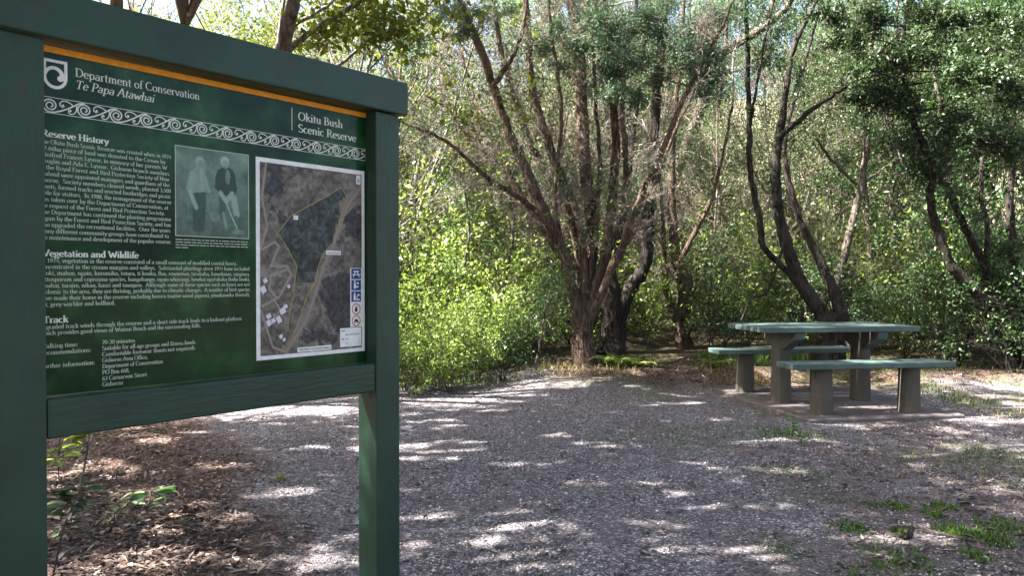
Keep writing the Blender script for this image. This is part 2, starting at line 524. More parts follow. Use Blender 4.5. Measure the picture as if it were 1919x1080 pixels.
veg = """In 1974, vegetation in the reserve consisted of a small remnant of modified coastal forest,
concentrated in the stream margins and valleys.  Substantial plantings since 1974 have included
titoki, mahoe, ngaio, koromiko, totara, ti kouka, flax, rewarewa, tarakaha, kawakawa, rangiora,
pittosporum and coprosma species, hangehange, ngaio wharangi, kowhai ngutukaka (kaka beak),
kowhai, taraire, nikau, kauri and tawapou.  Although some of these species such as kauri are not
endemic to the area, they are thriving, probably due to climatic changes.  A number of bird species
have made their home in the reserve including kereru (native wood pigeon), piwakawaka (fantail),
tui, grey warbler and bellbird.""".split('\n')
ends = [.506, .545, .546, .546, .546, .546, .546, .173]
for i, ln in enumerate(veg): f.text(.004, 1.2885 - i * .01463, ln, .0102, Y1, .15, .07, 0, ends[i] - .004)
f.text(.004, 1.1335, 'A graded track winds through the reserve and a short side track leads to a lookout platform', .0102, Y1, .15, .07, 0, .516)
f.text(.004, 1.1195, 'which provides good views of Wainui Beach and the surrounding hills.', .0102, Y1, .15, .07, 0, .394)
f.text(.004, 1.0890, 'Walking time:', .0102, Y1, .15, .07, 0, .082)
f.text(.004, 1.0735, 'Recommendations:', .0102, Y1, .15, .07, 0, .112)
f.text(.004, 1.0425, 'Further information:', .0102, Y1, .15, .07, 0, .120)
for i, (ln, w) in enumerate((('20-30 minutes', .080), ('Suitable for all age groups and fitness levels', .241), ('Comfortable footwear (boots not required).', .241), ('Gisborne Area Office,', .112), ('Department of Conservation', .152), ('PO Box 668,', .066), ('63 Carnarvon Street', .110), ('Gisborne', .050))):
    f.text(.141, 1.0900 - i * .0148, ln, .0102, Y1, .15, .07, 0, w)
cg = np.random.default_rng(5)                           # the caption is too small to read in the photograph: word-long dashes
for i, w in enumerate((.212, .212, .212, .035)):
    cx = .328
    while cx < .328 + w - .004:
        wl = min(cg.uniform(.006, .022), .328 + w - cx)
        f.rect(cx, cx + wl, 1.3535 - i * .0072, 1.3561 - i * .0072, Y1)
        cx += wl + .0028
f.build('body_lettering', M_TEXT, panel)


def picture(name, x0, x1, z0, z1, nx, nz, fn, y, parent):
    u, v = np.meshgrid(np.linspace(0, 1, nx), np.linspace(0, 1, nz))
    V = np.stack([x0 + u * (x1 - x0), np.full_like(u, y), z1 - v * (z1 - z0)], -1).reshape(-1, 3)
    i = np.arange((nz - 1) * nx).reshape(nz - 1, nx)[:, :-1].ravel()
    F = np.stack([i, i + nx, i + nx + 1, i + 1], 1)
    return np_mesh(name, V, F, M_PRINT, parent, col=fn(V[:, 0], V[:, 2], u.ravel(), v.ravel()))


def in_poly(x, z, P):
    r = np.zeros(len(x), bool)
    j = len(P) - 1
    for i in range(len(P)):
        (xi, zi), (xj, zj) = P[i], P[j]
        c = ((zi > z) != (zj > z)) & (x < (xj - xi) * (z - zi) / (zj - zi + 1e-12) + xi)
        r ^= c
        j = i
    return r


def seg_d(x, z, P):
    d = np.full(len(x), 9.0)
    for (ax, az), (bx, bz) in zip(P[:-1], P[1:]):
        t = np.clip(((x - ax) * (bx - ax) + (z - az) * (bz - az)) / ((bx - ax) ** 2 + (bz - az) ** 2 + 1e-12), 0, 1)
        d = np.minimum(d, np.hypot(x - ax - t * (bx - ax), z - az - t * (bz - az)))
    return d


def group_photo(x, z, u, v):
    L = .20 + .22 * (fbm(u * 9, v * 7, 3) - .3) + .16 * (fbm(u * 30, v * 26, 9) - .5) - .10 * sm(.5, 1, v)
    L += .22 * sm(.12, .0, np.abs(v - .12 - .25 * u)) * (u < .75) * fbm(u * 12, v * 20, 5)
    L += .18 * sm(.7, .95, u) * sm(.35, .1, v)
    L -= .16 * np.exp(-((u - .97) / .09) ** 2 - ((v - .23) / .1) ** 2)
    def put(mask, val, k=.85, tex=0.0):
        nonlocal L
        m = np.clip(mask, 0, 1) * k
        L = L * (1 - m) + (val + tex * (fbm(u * 26, v * 26, 31) - .5)) * m
    ell = lambda cx, cy, rx, ry: sm(1.12, .9, np.hypot((u - cx) / rx, (v - cy) / ry))
    cap = lambda P, r: sm(r * 1.25, r * .8, seg_d(u, v, P))
    pol = lambda P: in_poly(u, v, P).astype(float)
    put(pol([(.22, .5), (.40, .48), (.395, .68), (.375, .93), (.30, .95), (.22, .93), (.225, .7)]), .07, .9, .06)      # trousers
    put(pol([(.20, .27), (.27, .21), (.37, .22), (.41, .30), (.40, .49), (.22, .51), (.17, .44)]), .46, .9, .2)         # pale shirt
    put(cap([(.22, .30), (.185, .46)], .04), .50, .9)
    put(cap([(.19, .50), (.25, .63), (.27, .67)], .026), .58, .9)
    put(cap([(.39, .33), (.42, .44), (.44, .47)], .026), .48, .9)
    put(ell(.322, .15, .060, .058), .60, .9, .1)
    put(ell(.335, .180, .046, .048), .36, .85); put(ell(.345, .17, .010, .007), .15, .6)
    put(pol([(.31, .21), (.36, .21), (.37, .48), (.33, .48)]), .56, .5)
    put(cap([(.62, .55), (.63, .75)], .045), .10, .8)
    put(cap([(.775, .50), (.80, .60), (.825, .72)], .042), .56, .9)                                                     # bare legs
    put(cap([(.64, .72), (.675, .86)], .022), .40, .9)
    put(cap([(.815, .76), (.82, .89)], .030), .14, .9)
    put(pol([(.56, .22), (.64, .175), (.74, .18), (.80, .24), (.83, .42), (.80, .50), (.70, .51), (.60, .49), (.52, .43), (.53, .3)]), .045, .95, .03)
    put(ell(.70, .29, .034, .085), .36, .9, .35)
    put(cap([(.60, .48), (.66, .56)], .026), .60, .9)
    put(cap([(.76, .48), (.68, .57)], .030), .55, .9)
    put(cap([(.675, .58), (.74, .72), (.83, .88)], .009), .66, .95)                                                     # spade
    put(ell(.662, .115, .060, .062), .72, .9, .1)
    put(ell(.668, .145, .044, .048), .50, .9, .15)
    put(ell(.665, .172, .014, .010), .14, .8)
    put(ell(.65, .132, .010, .007), .2, .7); put(ell(.69, .132, .010, .007), .2, .7)
    put(ell(.84, .925, .09, .03), .44, .7, .5)
    put(ell(.52, .76, .07, .06), .40, .5, .6)
    L = np.clip(L, 0.01, .95)[:, None]
    return np.array([[.006, .028, .020]]) * (1 - L) + np.array([[.42, .60, .50]]) * L


ph = picture('photo_print', .3275, .5425, 1.364, 1.602, 110, 124, group_photo, Y2, panel)
f = Flat()
for a, bb in (((.3265, .3290), (1.363, 1.603)), ((.5410, .5435), (1.363, 1.603)), ((.3290, .5410), (1.363, 1.3655)), ((.3290, .5410), (1.6005, 1.603))): f.rect(*a, *bb, Y3)
f.build('photo_border', M_TEXT, ph)

BOUND = [(.871, 1.541), (.8, 1.5), (.683, 1.439), (.639, 1.386), (.671, 1.341), (.704, 1.286), (.698, 1.255), (.691, 1.202), (.675, 1.136), (.671, 1.103), (.688, 1.079), (.71, 1.121), (.738, 1.194), (.773, 1.248), (.779, 1.282), (.796, 1.324), (.838, 1.363), (.878, 1.474), (.895, 1.508), (.871, 1.541)]
ROAD_R = [(.952, 1.55), (.895, 1.483), (.851, 1.381), (.8, 1.283), (.767, 1.193), (.734, 1.12), (.664, 1.03)]
ROADS = [[(.6, 1.59), (.585, 1.486), (.603, 1.403), (.581, 1.338)], [(.585, 1.335), (.629, 1.359), (.641, 1.346), (.614, 1.287), (.671, 1.288), (.683, 1.261), (.641, 1.196), (.585, 1.171)],
         [(.671, 1.278), (.614, 1.261), (.609, 1.222), (.633, 1.196)], [(.629, 1.183), (.656, 1.143)], [(.58, 1.16), (.62, 1.05), (.66, 1.035)]]
DARK = [[(.601, 1.595), (.656, 1.595), (.66, 1.495), (.626, 1.486), (.6, 1.5)], [(.611, 1.468), (.679, 1.427), (.656, 1.403)], [(.886, 1.454), (.96, 1.472), (.96, 1.4), (.886, 1.39)],
        [(.808, 1.262), (.96, 1.284), (.96, 1.089), (.86, 1.079), (.783, 1.173)], [(.718, 1.094), (.86, 1.079), (.843, 1.045), (.726, 1.053)]]
HOUSES = [(.589, 1.219, .011, .014), (.596, 1.245, .008, .009), (.654, 1.155, .012, .012), (.641, 1.130, .010, .014), (.607, 1.141, .010, .008), (.648, 1.080, .008, .007), (.675, 1.228, .006, .007), (.664, 1.168, .009, .008), (.607, 1.122, .009, .012), (.622, 1.128, .008, .009), (.659, 1.070, .007, .006)]


def aerial(x, z, u, v):
    wx = x + .05 * (fbm(u * 9, v * 13, 2) - .5) + .02 * (vnoise(u * 45, v * 60, 7) - .5); wz = z + .05 * (fbm(u * 9, v * 13, 6) - .5) + .02 * (vnoise(u * 45, v * 60, 8) - .5)
    base = np.array([[.150, .132, .114]]) * (0.45 + 1.1 * fbm(u * 7, v * 10, 1))[:, None]
    base = base * (.15 + 1.7 * fbm(u * 34, v * 48, 4) ** 1.3)[:, None]
    ridge = sm(.10, .0, np.abs(((u * .7 + v * 1.1) * 4 + .8 * fbm(u * 5, v * 5, 8)) % 1 - .5)) * (v < .34)
    base = base * (1 - .5 * ridge[:, None])
    def put(m, c, k=1.0):
        nonlocal base
        m = (np.clip(m, 0, 1) * k)[:, None]
        base = base * (1 - m) + np.asarray(c) * m
    tex = fbm(u * 40, v * 56, 12)[:, None]
    for P in DARK: put(in_poly(wx, wz, P), np.array([[.024, .024, .028]]) * (.1 + 4.5 * tex ** 2), .86)
    put(in_poly(x, z, BOUND) & (z > 1.24), np.array([[.026, .036, .034]]) * (.05 + 5.0 * tex ** 2.4), .93)
    put(in_poly(wx, wz, BOUND) * sm(.55, .72, fbm(u * 9, v * 12, 40)), np.array([[.12, .14, .16]]) * tex, .6)
    put(sm(.016, .010, seg_d(wx, wz, ROAD_R)), (.20, .165, .135), .85)
    put(sm(.004, .0025, seg_d(x, z, ROAD_R)), (.25, .22, .20), .8)
    for P in ROADS: put(sm(.0042, .0025, seg_d(x, z, P)), (.27, .24, .20), .9)
    for hx, hz, hw, hh in HOUSES:
        a = .5
        dx, dz = (x - hx) * math.cos(a) + (z - hz) * math.sin(a), -(x - hx) * math.sin(a) + (z - hz) * math.cos(a)
        put((np.abs(dx - .004) < hw * .8) & (np.abs(dz + .004) < hh * .8), (.02, .02, .03), .8)
        put((np.abs(dx) < hw * .8) & (np.abs(dz) < hh * .75), (.62, .62, .66), .95)
    return np.clip(base, 0, 1)


f = Flat(); f.rect(.566, .965, 1.0145, 1.6015, Y1); mp = f.build('map_poster', M_WHITE, panel)
picture('aerial_view', .579, .9525, 1.0265, 1.5885, 150, 222, aerial, Y2, mp)
f = Flat()
f.ribbon(BOUND, .0016, Y3)
f.build('boundary_line', M_LINE, mp)
for q in ((.864, .9495, 1.033, 1.093), (.811, .868, 1.326, 1.339), (.704, .83, 1.029, 1.043), (.930, .948, 1.556, 1.585), (.692, .708, 1.428, 1.441), (.905, .952, 1.095, 1.285)):
    f = Flat(); f.rect(*q, Y3); f.build('map_label', M_WHITE, mp)
YB = Y3 - .0005
f = Flat()
for z0 in (1.2495, 1.213, 1.1765):
    f = Flat(); f.rect(.909, .9485, z0, z0 + .0335, YB); f.build('service_pictogram', M_BLUE, mp)
YC = YB - .0005
f = Flat()                                              # picnic table, toilets and lookout symbols
f.rect(.917, .9405, 1.272, 1.276, YC); f.ribbon([(.924, 1.272), (.917, 1.255)], .003, YC); f.ribbon([(.934, 1.272), (.941, 1.255)], .003, YC); f.rect(.913, .945, 1.2625, 1.2655, YC - .0002)
f.build('pictogram_symbol', M_WHITE, mp); f = Flat()
f.disc(.923, 1.241, .0035, YC); f.rect(.919, .927, 1.219, 1.2365, YC); f.rect(.927, .938, 1.222, 1.227, YC); f.disc(.935, 1.236, .004, YC)
f.build('pictogram_symbol', M_WHITE, mp); f = Flat()
f.disc(.922, 1.203, .003, YC); f.rect(.918, .926, 1.181, 1.1995, YC); f.rect(.928, .942, 1.181, 1.186, YC); f.ribbon([(.93, 1.188), (.938, 1.203)], .003, YC); f.rect(.932, .944, 1.196, 1.199, YC - .0002)
f.build('pictogram_symbol', M_WHITE, mp)
f = Flat()
for cz in (1.153, 1.115):
    f = Flat(); f.ribbon(arc(.9285, cz, .0165, .0165, 0, 360, 28), .0032, YB); f.build('prohibition_ring', M_RED, mp)
f = Flat()
f.poly([(.924, 1.144), (.933, 1.144), (.9345, 1.152), (.929, 1.164), (.923, 1.152)], YB)
f.build('flame_symbol', M_BLACK, mp)
f = Flat()
f.poly([(.919, 1.108), (.9235, 1.107), (.9275, 1.113), (.936, 1.106), (.939, 1.109), (.934, 1.119), (.925, 1.121)], YB)
f.build('animal_symbol', M_BLACK, mp)
f = Flat()
f.text(.868, 1.083, 'Legend', .0055, YB, .15, .07)
f.text(.884, 1.070, 'Okitu Bush Reserve', .0042, YB, .13, .07, 0, .058)
f.text(.884, 1.056, 'Carpark', .0042, YB, .13, .07)
f.text(.884, 1.043, 'Track', .0042, YB, .13, .07)
f.disc(.874, 1.058, .003, YB)
f.build('legend_lettering', M_BLACK, mp)
for tx, tz, st, cap, w in ((.814, 1.3295, 'Entrance Carpark', .0062, .050), (.708, 1.0335, 'Okitu Bush Scenic Reserve Gisborne', .0062, .118), (.935, 1.562, 'N', .012, None), (.696, 1.431, 'L', .008, None)):
    f = Flat(); f.text(tx, tz, st, cap, YB, .14, .07, 0, w); f.build('map_lettering', M_BLACK, mp)

# ------------------------------------------------------------------ ground
def zf(x, y):
    x = np.asarray(x, float); y = np.asarray(y, float)
    z = .15 * sm(7.6, 9.4, y) * sm(-.7, .5, x) * (1 - .8 * sm(1.6, 2.6, x) * sm(9.6, 8.4, y))
    z = z + .22 * sm(9.8, 13.5, y)
    h = y - 13.0
    z = z + (.27 - .15 * sm(.16, .0, x / np.maximum(y, 5)) * sm(12, 16, y)) * np.where(h > 3, h - 1.5, np.where(h > 0, h * h / 6, 0))
    z = z + .025 * (fbm(x * .8, y * .8, 5) - .5) * sm(1.0, 3.0, y)
    pad = sm(.2, .7, np.maximum(np.abs((x - 3.24) * .985 + (y - 7.75) * .174) - 1.0, np.abs(-(x - 3.24) * .174 + (y - 7.75) * .985) - 1.15))
    return z * pad


def axis(lo, hi, fine_lo, fine_hi, step):
    a = list(np.arange(fine_lo, fine_hi + 1e-6, step))
    s = step
    while a[-1] < hi: s *= 1.22; a.append(a[-1] + s)
    s = step
    while a[0] > lo: s *= 1.22; a.insert(0, a[0] - s)
    return np.array(a)


def mulch_w(x, y):      # 1 where brown leaf litter covers the ground
    e = x + .95 + .44 * (y - 3.25) + .9 * (fbm(x * 1.6, y * 1.6, 21) - .5)
    m = sm(.35, -.35, e) * sm(7.4, 6.6, y)
    bank = sm(8.5, 9.2, y + .5 * (fbm(x * 2, y * 2, 23) - .5)) * sm(.2, .7, x)
    right = sm(.46, .64, fbm(x * .9 + 3, y * 1.1, 25)) * sm(.2, 2.4, x) * .42
    edge = sm(3.1, 3.7, x - .55 * (y - 3.2)) * .55
    return np.clip(np.maximum(np.maximum(m, bank), np.maximum(right, edge)), 0, 1)


def green_w(x, y):
    g = sm(.50, .68, fbm(x * 1.3 + 7, y * 1.6, 27)) * sm(.6, 2.4, x + .25 * (y - 5)) * .7
    g = np.maximum(g, sm(9.0, 10.2, y) * (.4 + .5 * fbm(x * 2, y * 2, 28)))
    return np.clip(g, 0, 1)


gx = axis(-70, 80, -3.6, 6.6, .055)
gy = axis(-14, 130, 2.2, 11.5, .055)
U, Vv = np.meshgrid(gx, gy)
nearw = sm(14, 10, Vv) * sm(1.6, 2.4, Vv)
Z = zf(U, Vv) + nearw * (.010 * (fbm(U * 7, Vv * 7, 51) - .5) + .010 * rng.uniform(-.5, .5, U.shape) * sm(9, 6, Vv))
V = np.stack([U, Vv, Z], -1).reshape(-1, 3)
nx = len(gx)
i = np.arange((len(gy) - 1) * nx).reshape(-1, nx)[:, :-1].ravel()
F = np.stack([i, i + 1, i + nx + 1, i + nx], 1)
colz = np.stack([mulch_w(V[:, 0], V[:, 1]), green_w(V[:, 0], V[:, 1]), sm(11.5, 14.5, V[:, 1])], 1)


def ground_mat():
    m, nt, b = mat('gravel_clearing_ground')
    v = coords(nt)
    a = N(nt, 'ShaderNodeVertexColor', layer_name='Col')
    sp = N(nt, 'ShaderNodeSeparateColor')
    nt.links.new(a.outputs[0], sp.inputs[0])
    vor = N(nt, 'ShaderNodeTexVoronoi', inp={'Scale': 85.0, 'Randomness': 1.0})
    nt.links.new(v, vor.inputs['Vector'])
    cs = N(nt, 'ShaderNodeSeparateColor')
    nt.links.new(vor.outputs['Color'], cs.inputs[0])
    n1 = noise(nt, v, 2.2, 5, .6)
    grav = ramp(nt, cs.outputs[0], [(0, (.052, .045, .051)), (.55, (.125, .111, .123)), (.85, (.235, .215, .225)), (1, (.48, .46, .45))])
    grav = mix(nt, ramp(nt, n1, [(.38, (0, 0, 0)), (.66, (.65, .65, .65))]), grav, (.098, .083, .087))
    mul = ramp(nt, cs.outputs[1], [(0, (.030, .017, .012)), (.6, (.070, .043, .034)), (.9, (.14, .092, .072)), (1, (.27, .20, .16))])
    grn = ramp(nt, noise(nt, v, 40, 3), [(.3, (.030, .040, .016)), (.7, (.10, .115, .045))])
    hil = ramp(nt, noise(nt, v, 1.1, 5, .65), [(.3, (.08, .08, .045)), (.5, (.19, .165, .11)), (.7, (.34, .30, .22))])
    c = mix(nt, sp.outputs[0], grav, mul)
    gm = N(nt, 'ShaderNodeMath', operation='MULTIPLY')
    nt.links.new(sp.outputs[1], gm.inputs[0])
    nt.links.new(ramp(nt, noise(nt, v, 9, 4, .7), [(.35, (0, 0, 0)), (.6, (1, 1, 1))]), gm.inputs[1])
    c = mix(nt, gm.outputs[0], c, grn)
    c = mix(nt, sp.outputs[2], c, hil)
    nt.links.new(c, b.inputs['Base Color'])
    b.inputs['Roughness'].default_value = .95
    b.inputs['Specular IOR Level'].default_value = .15
    bump(nt, b, vor.outputs['Distance'], .012, .8)
    return m


ground = np_mesh('ground', V, F, ground_mat(), col=colz, smooth=True)
tag(ground, kind='structure')


def island_mat(name, stops, rough=.7, transl=0.0, tcol=None, spec=.3, objvar=.3):
    """each loose piece of a mesh takes its own tone from the ramp"""
    m, nt, b = mat(name)
    g = N(nt, 'ShaderNodeNewGeometry')
    oi = N(nt, 'ShaderNodeObjectInfo')
    mm = N(nt, 'ShaderNodeMath', operation='MULTIPLY_ADD', inp={1: 1 - objvar})
    nt.links.new(g.outputs['Random Per Island'], mm.inputs[0])
    m2 = N(nt, 'ShaderNodeMath', operation='MULTIPLY', inp={1: objvar})
    nt.links.new(oi.outputs['Random'], m2.inputs[0])
    nt.links.new(m2.outputs[0], mm.inputs[2])
    c = ramp(nt, mm.outputs[0], stops)
    nt.links.new(c, b.inputs['Base Color'])
    b.inputs['Roughness'].default_value = rough
    b.inputs['Specular IOR Level'].default_value = spec
    if transl:
        t = N(nt, 'ShaderNodeBsdfTranslucent')
        nt.links.new(mix(nt, 1.0, c, tcol or (1, 1, 1), 'MULTIPLY'), t.inputs[0])
        ms = N(nt, 'ShaderNodeMixShader', inp={0: transl})
        nt.links.new(b.outputs[0], ms.inputs[1])
        nt.links.new(t.outputs[0], ms.inputs[2])
        nt.links.new(ms.outputs[0], nt.nodes['Material Output'].inputs[0])
    return m


M_STONE = island_mat('gravel_stone', [(0, (.048, .042, .049)), (.5, (.12, .108, .120)), (.8, (.235, .218, .228)), (1, (.55, .53, .52))], .9, objvar=0)
M_LITTER = island_mat('dead_leaf', [(0, (.026, .018, .016)), (.5, (.073, .052, .045)), (.85, (.16, .118, .098)), (1, (.37, .31, .27))], .6, .15, objvar=0)
M_GRASS = island_mat('green_grass_blade', [(0, (.025, .065, .012)), (.6, (.07, .145, .03)), (1, (.18, .22, .06))], .5, .35, (1.2, 1.3, .5), objvar=0)
M_DRY = island_mat('dry_grass_blade', [(0, (.10, .09, .03)), (.5, (.24, .19, .085)), (.8, (.33, .26, .13)), (1, (.12, .17, .04))], .6, .3, objvar=0)

# loose gravel: many small stones, ever fewer with distance
nS = 90000
y = 2.6 * (9.0 / 2.6) ** rng.uniform(0, 1, nS)
x = rng.uniform(-.72, .70, nS) * y
w = mulch_w(x, y)
keep = (rng.uniform(0, 1, nS) > w * .93) & (rng.uniform(0, 1, nS) < .25 + sm(.35, .6, fbm(x * 1.4, y * 1.4, 33))) & ~((np.abs((x - 3.15) * .985 + (y - 7.77) * .174) < .82) & (np.abs(-(x - 3.15) * .174 + (y - 7.77) * .985) < 1.05))
x, y = x[keep], y[keep]
s = rng.gamma(3, .0011, len(x)) + .0018 + .0005 * y / 3
oct_v = np.array([(1, 0, 0), (-1, 0, 0), (0, 1, 0), (0, -1, 0), (0, 0, 1), (0, 0, -1)], float)
oct_f = np.array([(0, 2, 4), (2, 1, 4), (1, 3, 4), (3, 0, 4), (2, 0, 5), (1, 2, 5), (3, 1, 5), (0, 3, 5)])
P = oct_v[None] * rng.uniform(.55, 1.35, (len(x), 6, 1)) * s[:, None, None] * np.array([1, 1, .62])
a = rng.uniform(0, 6.28, len(x)); ca, sa = np.cos(a)[:, None], np.sin(a)[:, None]
P = np.stack([P[..., 0] * ca - P[..., 1] * sa, P[..., 0] * sa + P[..., 1] * ca, P[..., 2]], -1)
P += np.stack([x, y, zf(x, y) + s * .35], -1)[:, None, :]
F = (oct_f[None] + 6 * np.arange(len(x))[:, None, None]).reshape(-1, 3)
tag(np_mesh('gravel', P.reshape(-1, 3), F, M_STONE), 'loose grey stones strewn over the clearing floor', 'gravel', kind='stuff')


def flakes(x, y, L, Wd, zofs=.004, tilt=.35):
    n = len(x)
    a = rng.uniform(0, 6.28, n)
    D = np.stack([np.cos(a), np.sin(a), rng.uniform(-tilt, tilt, n)], -1)
    S = np.stack([-np.sin(a), np.cos(a), rng.uniform(-tilt, tilt, n)], -1)
    C = np.stack([x, y, zf(x, y) + zofs + rng.uniform(0, .012, n)], -1)
    L = L[:, None]; Wd = Wd[:, None]
    up = np.array([[0, 0, 1.0]])
    V = np.stack([C - D * L / 2, C + S * Wd / 2 + up * Wd * .25, C + D * L / 2, C - S * Wd / 2 + up * Wd * .25], 1)
    return V.reshape(-1, 3), np.arange(4 * n).reshape(-1, 4)


nL = 60000
y = 2.4 * (10.8 / 2.4) ** rng.uniform(0, 1, nL)
x = rng.uniform(-.72, .72, nL) * y
w = mulch_w(x, y)
keep = rng.uniform(0, 1, nL) < np.maximum(w ** 1.5 * .9, .035)
x, y = x[keep], y[keep]
V, F = flakes(x, y, rng.gamma(2.6, .0145, len(x)) + .008, rng.gamma(3, .0038, len(x)) + .004)
q = rng.uniform(-1, 1, (420, 2)) * [.76, 1.0] + [-.09, .02]          # fallen leaves lying on the slab
q = q[rng.uniform(0, 1, 420) < sm(.35, .65, fbm(q[:, 0] * 2 + 5, q[:, 1] * 2, 71))]
V2, F2 = flakes(3.24 + q[:, 0] * .985 - q[:, 1] * .174, 7.75 + q[:, 0] * .174 + q[:, 1] * .985, rng.gamma(5, .006, len(q)) + .01, rng.gamma(5, .002, len(q)) + .005, .040)
V, F = np.concatenate([V, V2]), np.concatenate([F, F2 + len(V)])
tag(np_mesh('leaf_litter', V, F, M_LITTER), 'brown fallen leaves and bark flakes covering the ground behind the sign', 'leaf litter', kind='stuff')


def blades(cx, cy, hgt, spread=.5, wid=.004):
    n = len(cx)
    a = rng.uniform(0, 6.28, n)
    lean = rng.uniform(.1, spread, n) * hgt
    B = np.stack([cx, cy, zf(cx, cy) - .005], -1)
    D = np.stack([np.cos(a), np.sin(a), np.zeros(n)], -1)
    S = np.stack([-np.sin(a), np.cos(a), np.zeros(n)], -1) * (wid * rng.uniform(.6, 1.4, n))[:, None]
    mid = B + D * (lean * .3)[:, None]; mid[:, 2] += hgt * .6
    tip = B + D * lean[:, None]; tip[:, 2] += hgt
    V = np.stack([B - S, B + S, mid + S * .7, mid - S * .7, tip], 1).reshape(-1, 3)
    k = 5 * np.arange(n)[:, None]
    return V, [np.array([[0, 1, 2, 3]]) + k, np.array([[3, 2, 4]]) + k]


def gpx(px, py):        # a point of the flat clearing floor seen at this pixel of the photograph
    d = EYE * FPX / (py - 523.0)
    return (px - 960) / FPX * d, d


cx, cy, hh = [], [], []
for px, py, r, n_, h_ in ((1690, 1052, .17, 560, .036), (1640, 1078, .12, 200, .03), (1855, 1010, .10, 520, .05), (1792, 998, .08, 380, .05), (1772, 952, .06, 260, .05), (1690, 952, .07, 260, .04), (1752, 966, .05, 200, .05),
                       (1885, 988, .13, 520, .04), (1640, 948, .05, 140, .04), (1600, 990, .09, 260, .035), (1690, 1000, .05, 110, .04), (1830, 1045, .06, 200, .05), (1460, 1030, .15, 320, .025), (1500, 890, .2, 300, .03),
                       (1480, 815, .25, 420, .05), (1300, 830, .3, 380, .03), (1850, 850, .30, 420, .045), (1880, 905, .3, 200, .03), (1700, 850, .4, 240, .03), (1180, 905, .3, 160, .02), (1120, 830, .4, 240, .03), (880, 985, .2, 100, .02)):
    gx_, gy_ = gpx(px, py)
    q = rng.normal(0, .5, (n_, 2)) * r
    cx.append(gx_ + q[:, 0]); cy.append(gy_ + q[:, 1] * 1.3); hh.append(rng.uniform(.3, 1.0, n_) * h_ * .75)
# lush grass behind and beside the table
for (x0, x1, y0, y1, n_, h_) in ((2.5, 4.6, 9.7, 10.6, 4500, .15), (4.4, 6.6, 7.6, 10.2, 3600, .06), (1.0, 2.0, 9.8, 10.4, 500, .10), (-1.8, .0, 8.9, 9.5, 500, .10)):
    q = rng.uniform(0, 1, (n_, 2))
    px_, py_ = x0 + q[:, 0] * (x1 - x0), y0 + q[:, 1] * (y1 - y0)
    k = rng.uniform(0, 1, n_) < sm(.38, .6, fbm(px_ * 1.8, py_ * 1.8, 61))
    cx.append(px_[k]); cy.append(py_[k]); hh.append(rng.uniform(.3, 1.15, k.sum()) * h_)
V, F = blades(np.concatenate(cx), np.concatenate(cy), np.concatenate(hh), .8, .0045)
tag(np_mesh('grass', V, F, M_GRASS), 'short green grass in patches around the table and on the gravel', 'grass', kind='stuff')
cx, cy, hh = [], [], []
for (x0, x1, y0, y1, n_, h_) in ((.0, 2.3, 8.5, 10.2, 5200, .075), (1.2, 3.0, 8.9, 9.8, 1200, .12), (4.3, 6.4, 6.8, 9.0, 2200, .065), (.5, 4.0, 6.0, 8.2, 900, .05), (2.2, 4.2, 3.4, 6.0, 900, .035)):
    q = rng.uniform(0, 1, (n_, 2))
    px_, py_ = x0 + q[:, 0] * (x1 - x0), y0 + q[:, 1] * (y1 - y0)
    k = rng.uniform(0, 1, n_) < sm(.40, .70, fbm(px_ * 2.1 + 9, py_ * 2.1, 67)) * np.where(n_ > 5000, sm(8.4, 9.7, py_) * .8 + .05, 1)
    cx.append(px_[k]); cy.append(py_[k]); hh.append(rng.uniform(.3, 1.2, k.sum()) * h_)
q = rng.uniform(0, 1, (5200, 2))                        # sparse weeds straggling over the right of the clearing
px_, py_ = -.4 + q[:, 0] * 6.0, 3.0 + q[:, 1] * 5.0
k = rng.uniform(0, 1, 5200) < sm(.45, .75, fbm(px_ * 1.2 + 3, py_ * 1.2, 81)) * sm(-.3, 2.0, px_)
cx.append(px_[k]); cy.append(py_[k]); hh.append(rng.uniform(.012, .04, k.sum()))
for px, py, r, n_, h_ in ((525, 905, .05, 40, .05), (930, 728, .2, 120, .06)):
    gx_, gy_ = gpx(px, py)
    q = rng.normal(0, .5, (n_, 2)) * r
    cx.append(gx_ + q[:, 0]); cy.append(gy_ + q[:, 1]); hh.append(rng.uniform(.4, 1.1, n_) * h_)
V, F = blades(np.concatenate(cx), np.concatenate(cy), np.concatenate(hh), 1.5, .004)
tag(np_mesh('dry_grass', V, F, M_DRY), 'straw coloured dry grass on the bank under the big tree', 'dry grass', kind='stuff')

# ------------------------------------------------------------------ picnic table, two benches and their slab
def concrete(name, c, s=30):
    m, nt, b = mat(name)
    v = coords(nt)
    n1 = noise(nt, v, 4, 5, .65)
    n2 = noise(nt, v, s * 3, 3)
    col = ramp(nt, n1, [(.3, tuple(x * .6 for x in c)), (.6, c), (.8, tuple(x * 1.35 for x in c))])
    col = mix(nt, .35, col, ramp(nt, n2, [(.3, tuple(x * .6 for x in c)), (.7, tuple(x * 1.5 for x in c))]))
    nt.links.new(col, b.inputs['Base Color'])
    b.inputs['Roughness'].default_value = .9
    bump(nt, b, n2, .004, .5)
    return m


M_LEG = concrete('weathered_brown_grey_post', (.082, .072, .056))
M_SLAB = concrete('stained_concrete', (.12, .10, .096))
TA = R(8.5)
slab = empty('pavement_slab', (3.24, 7.75, 0), R(10))
tag(slab, kind='structure')
b = MB(); b.box(-.86, .66, -.97, 1.0, -.1, .035)
b.build('slab_surface', M_SLAB, slab, .012)


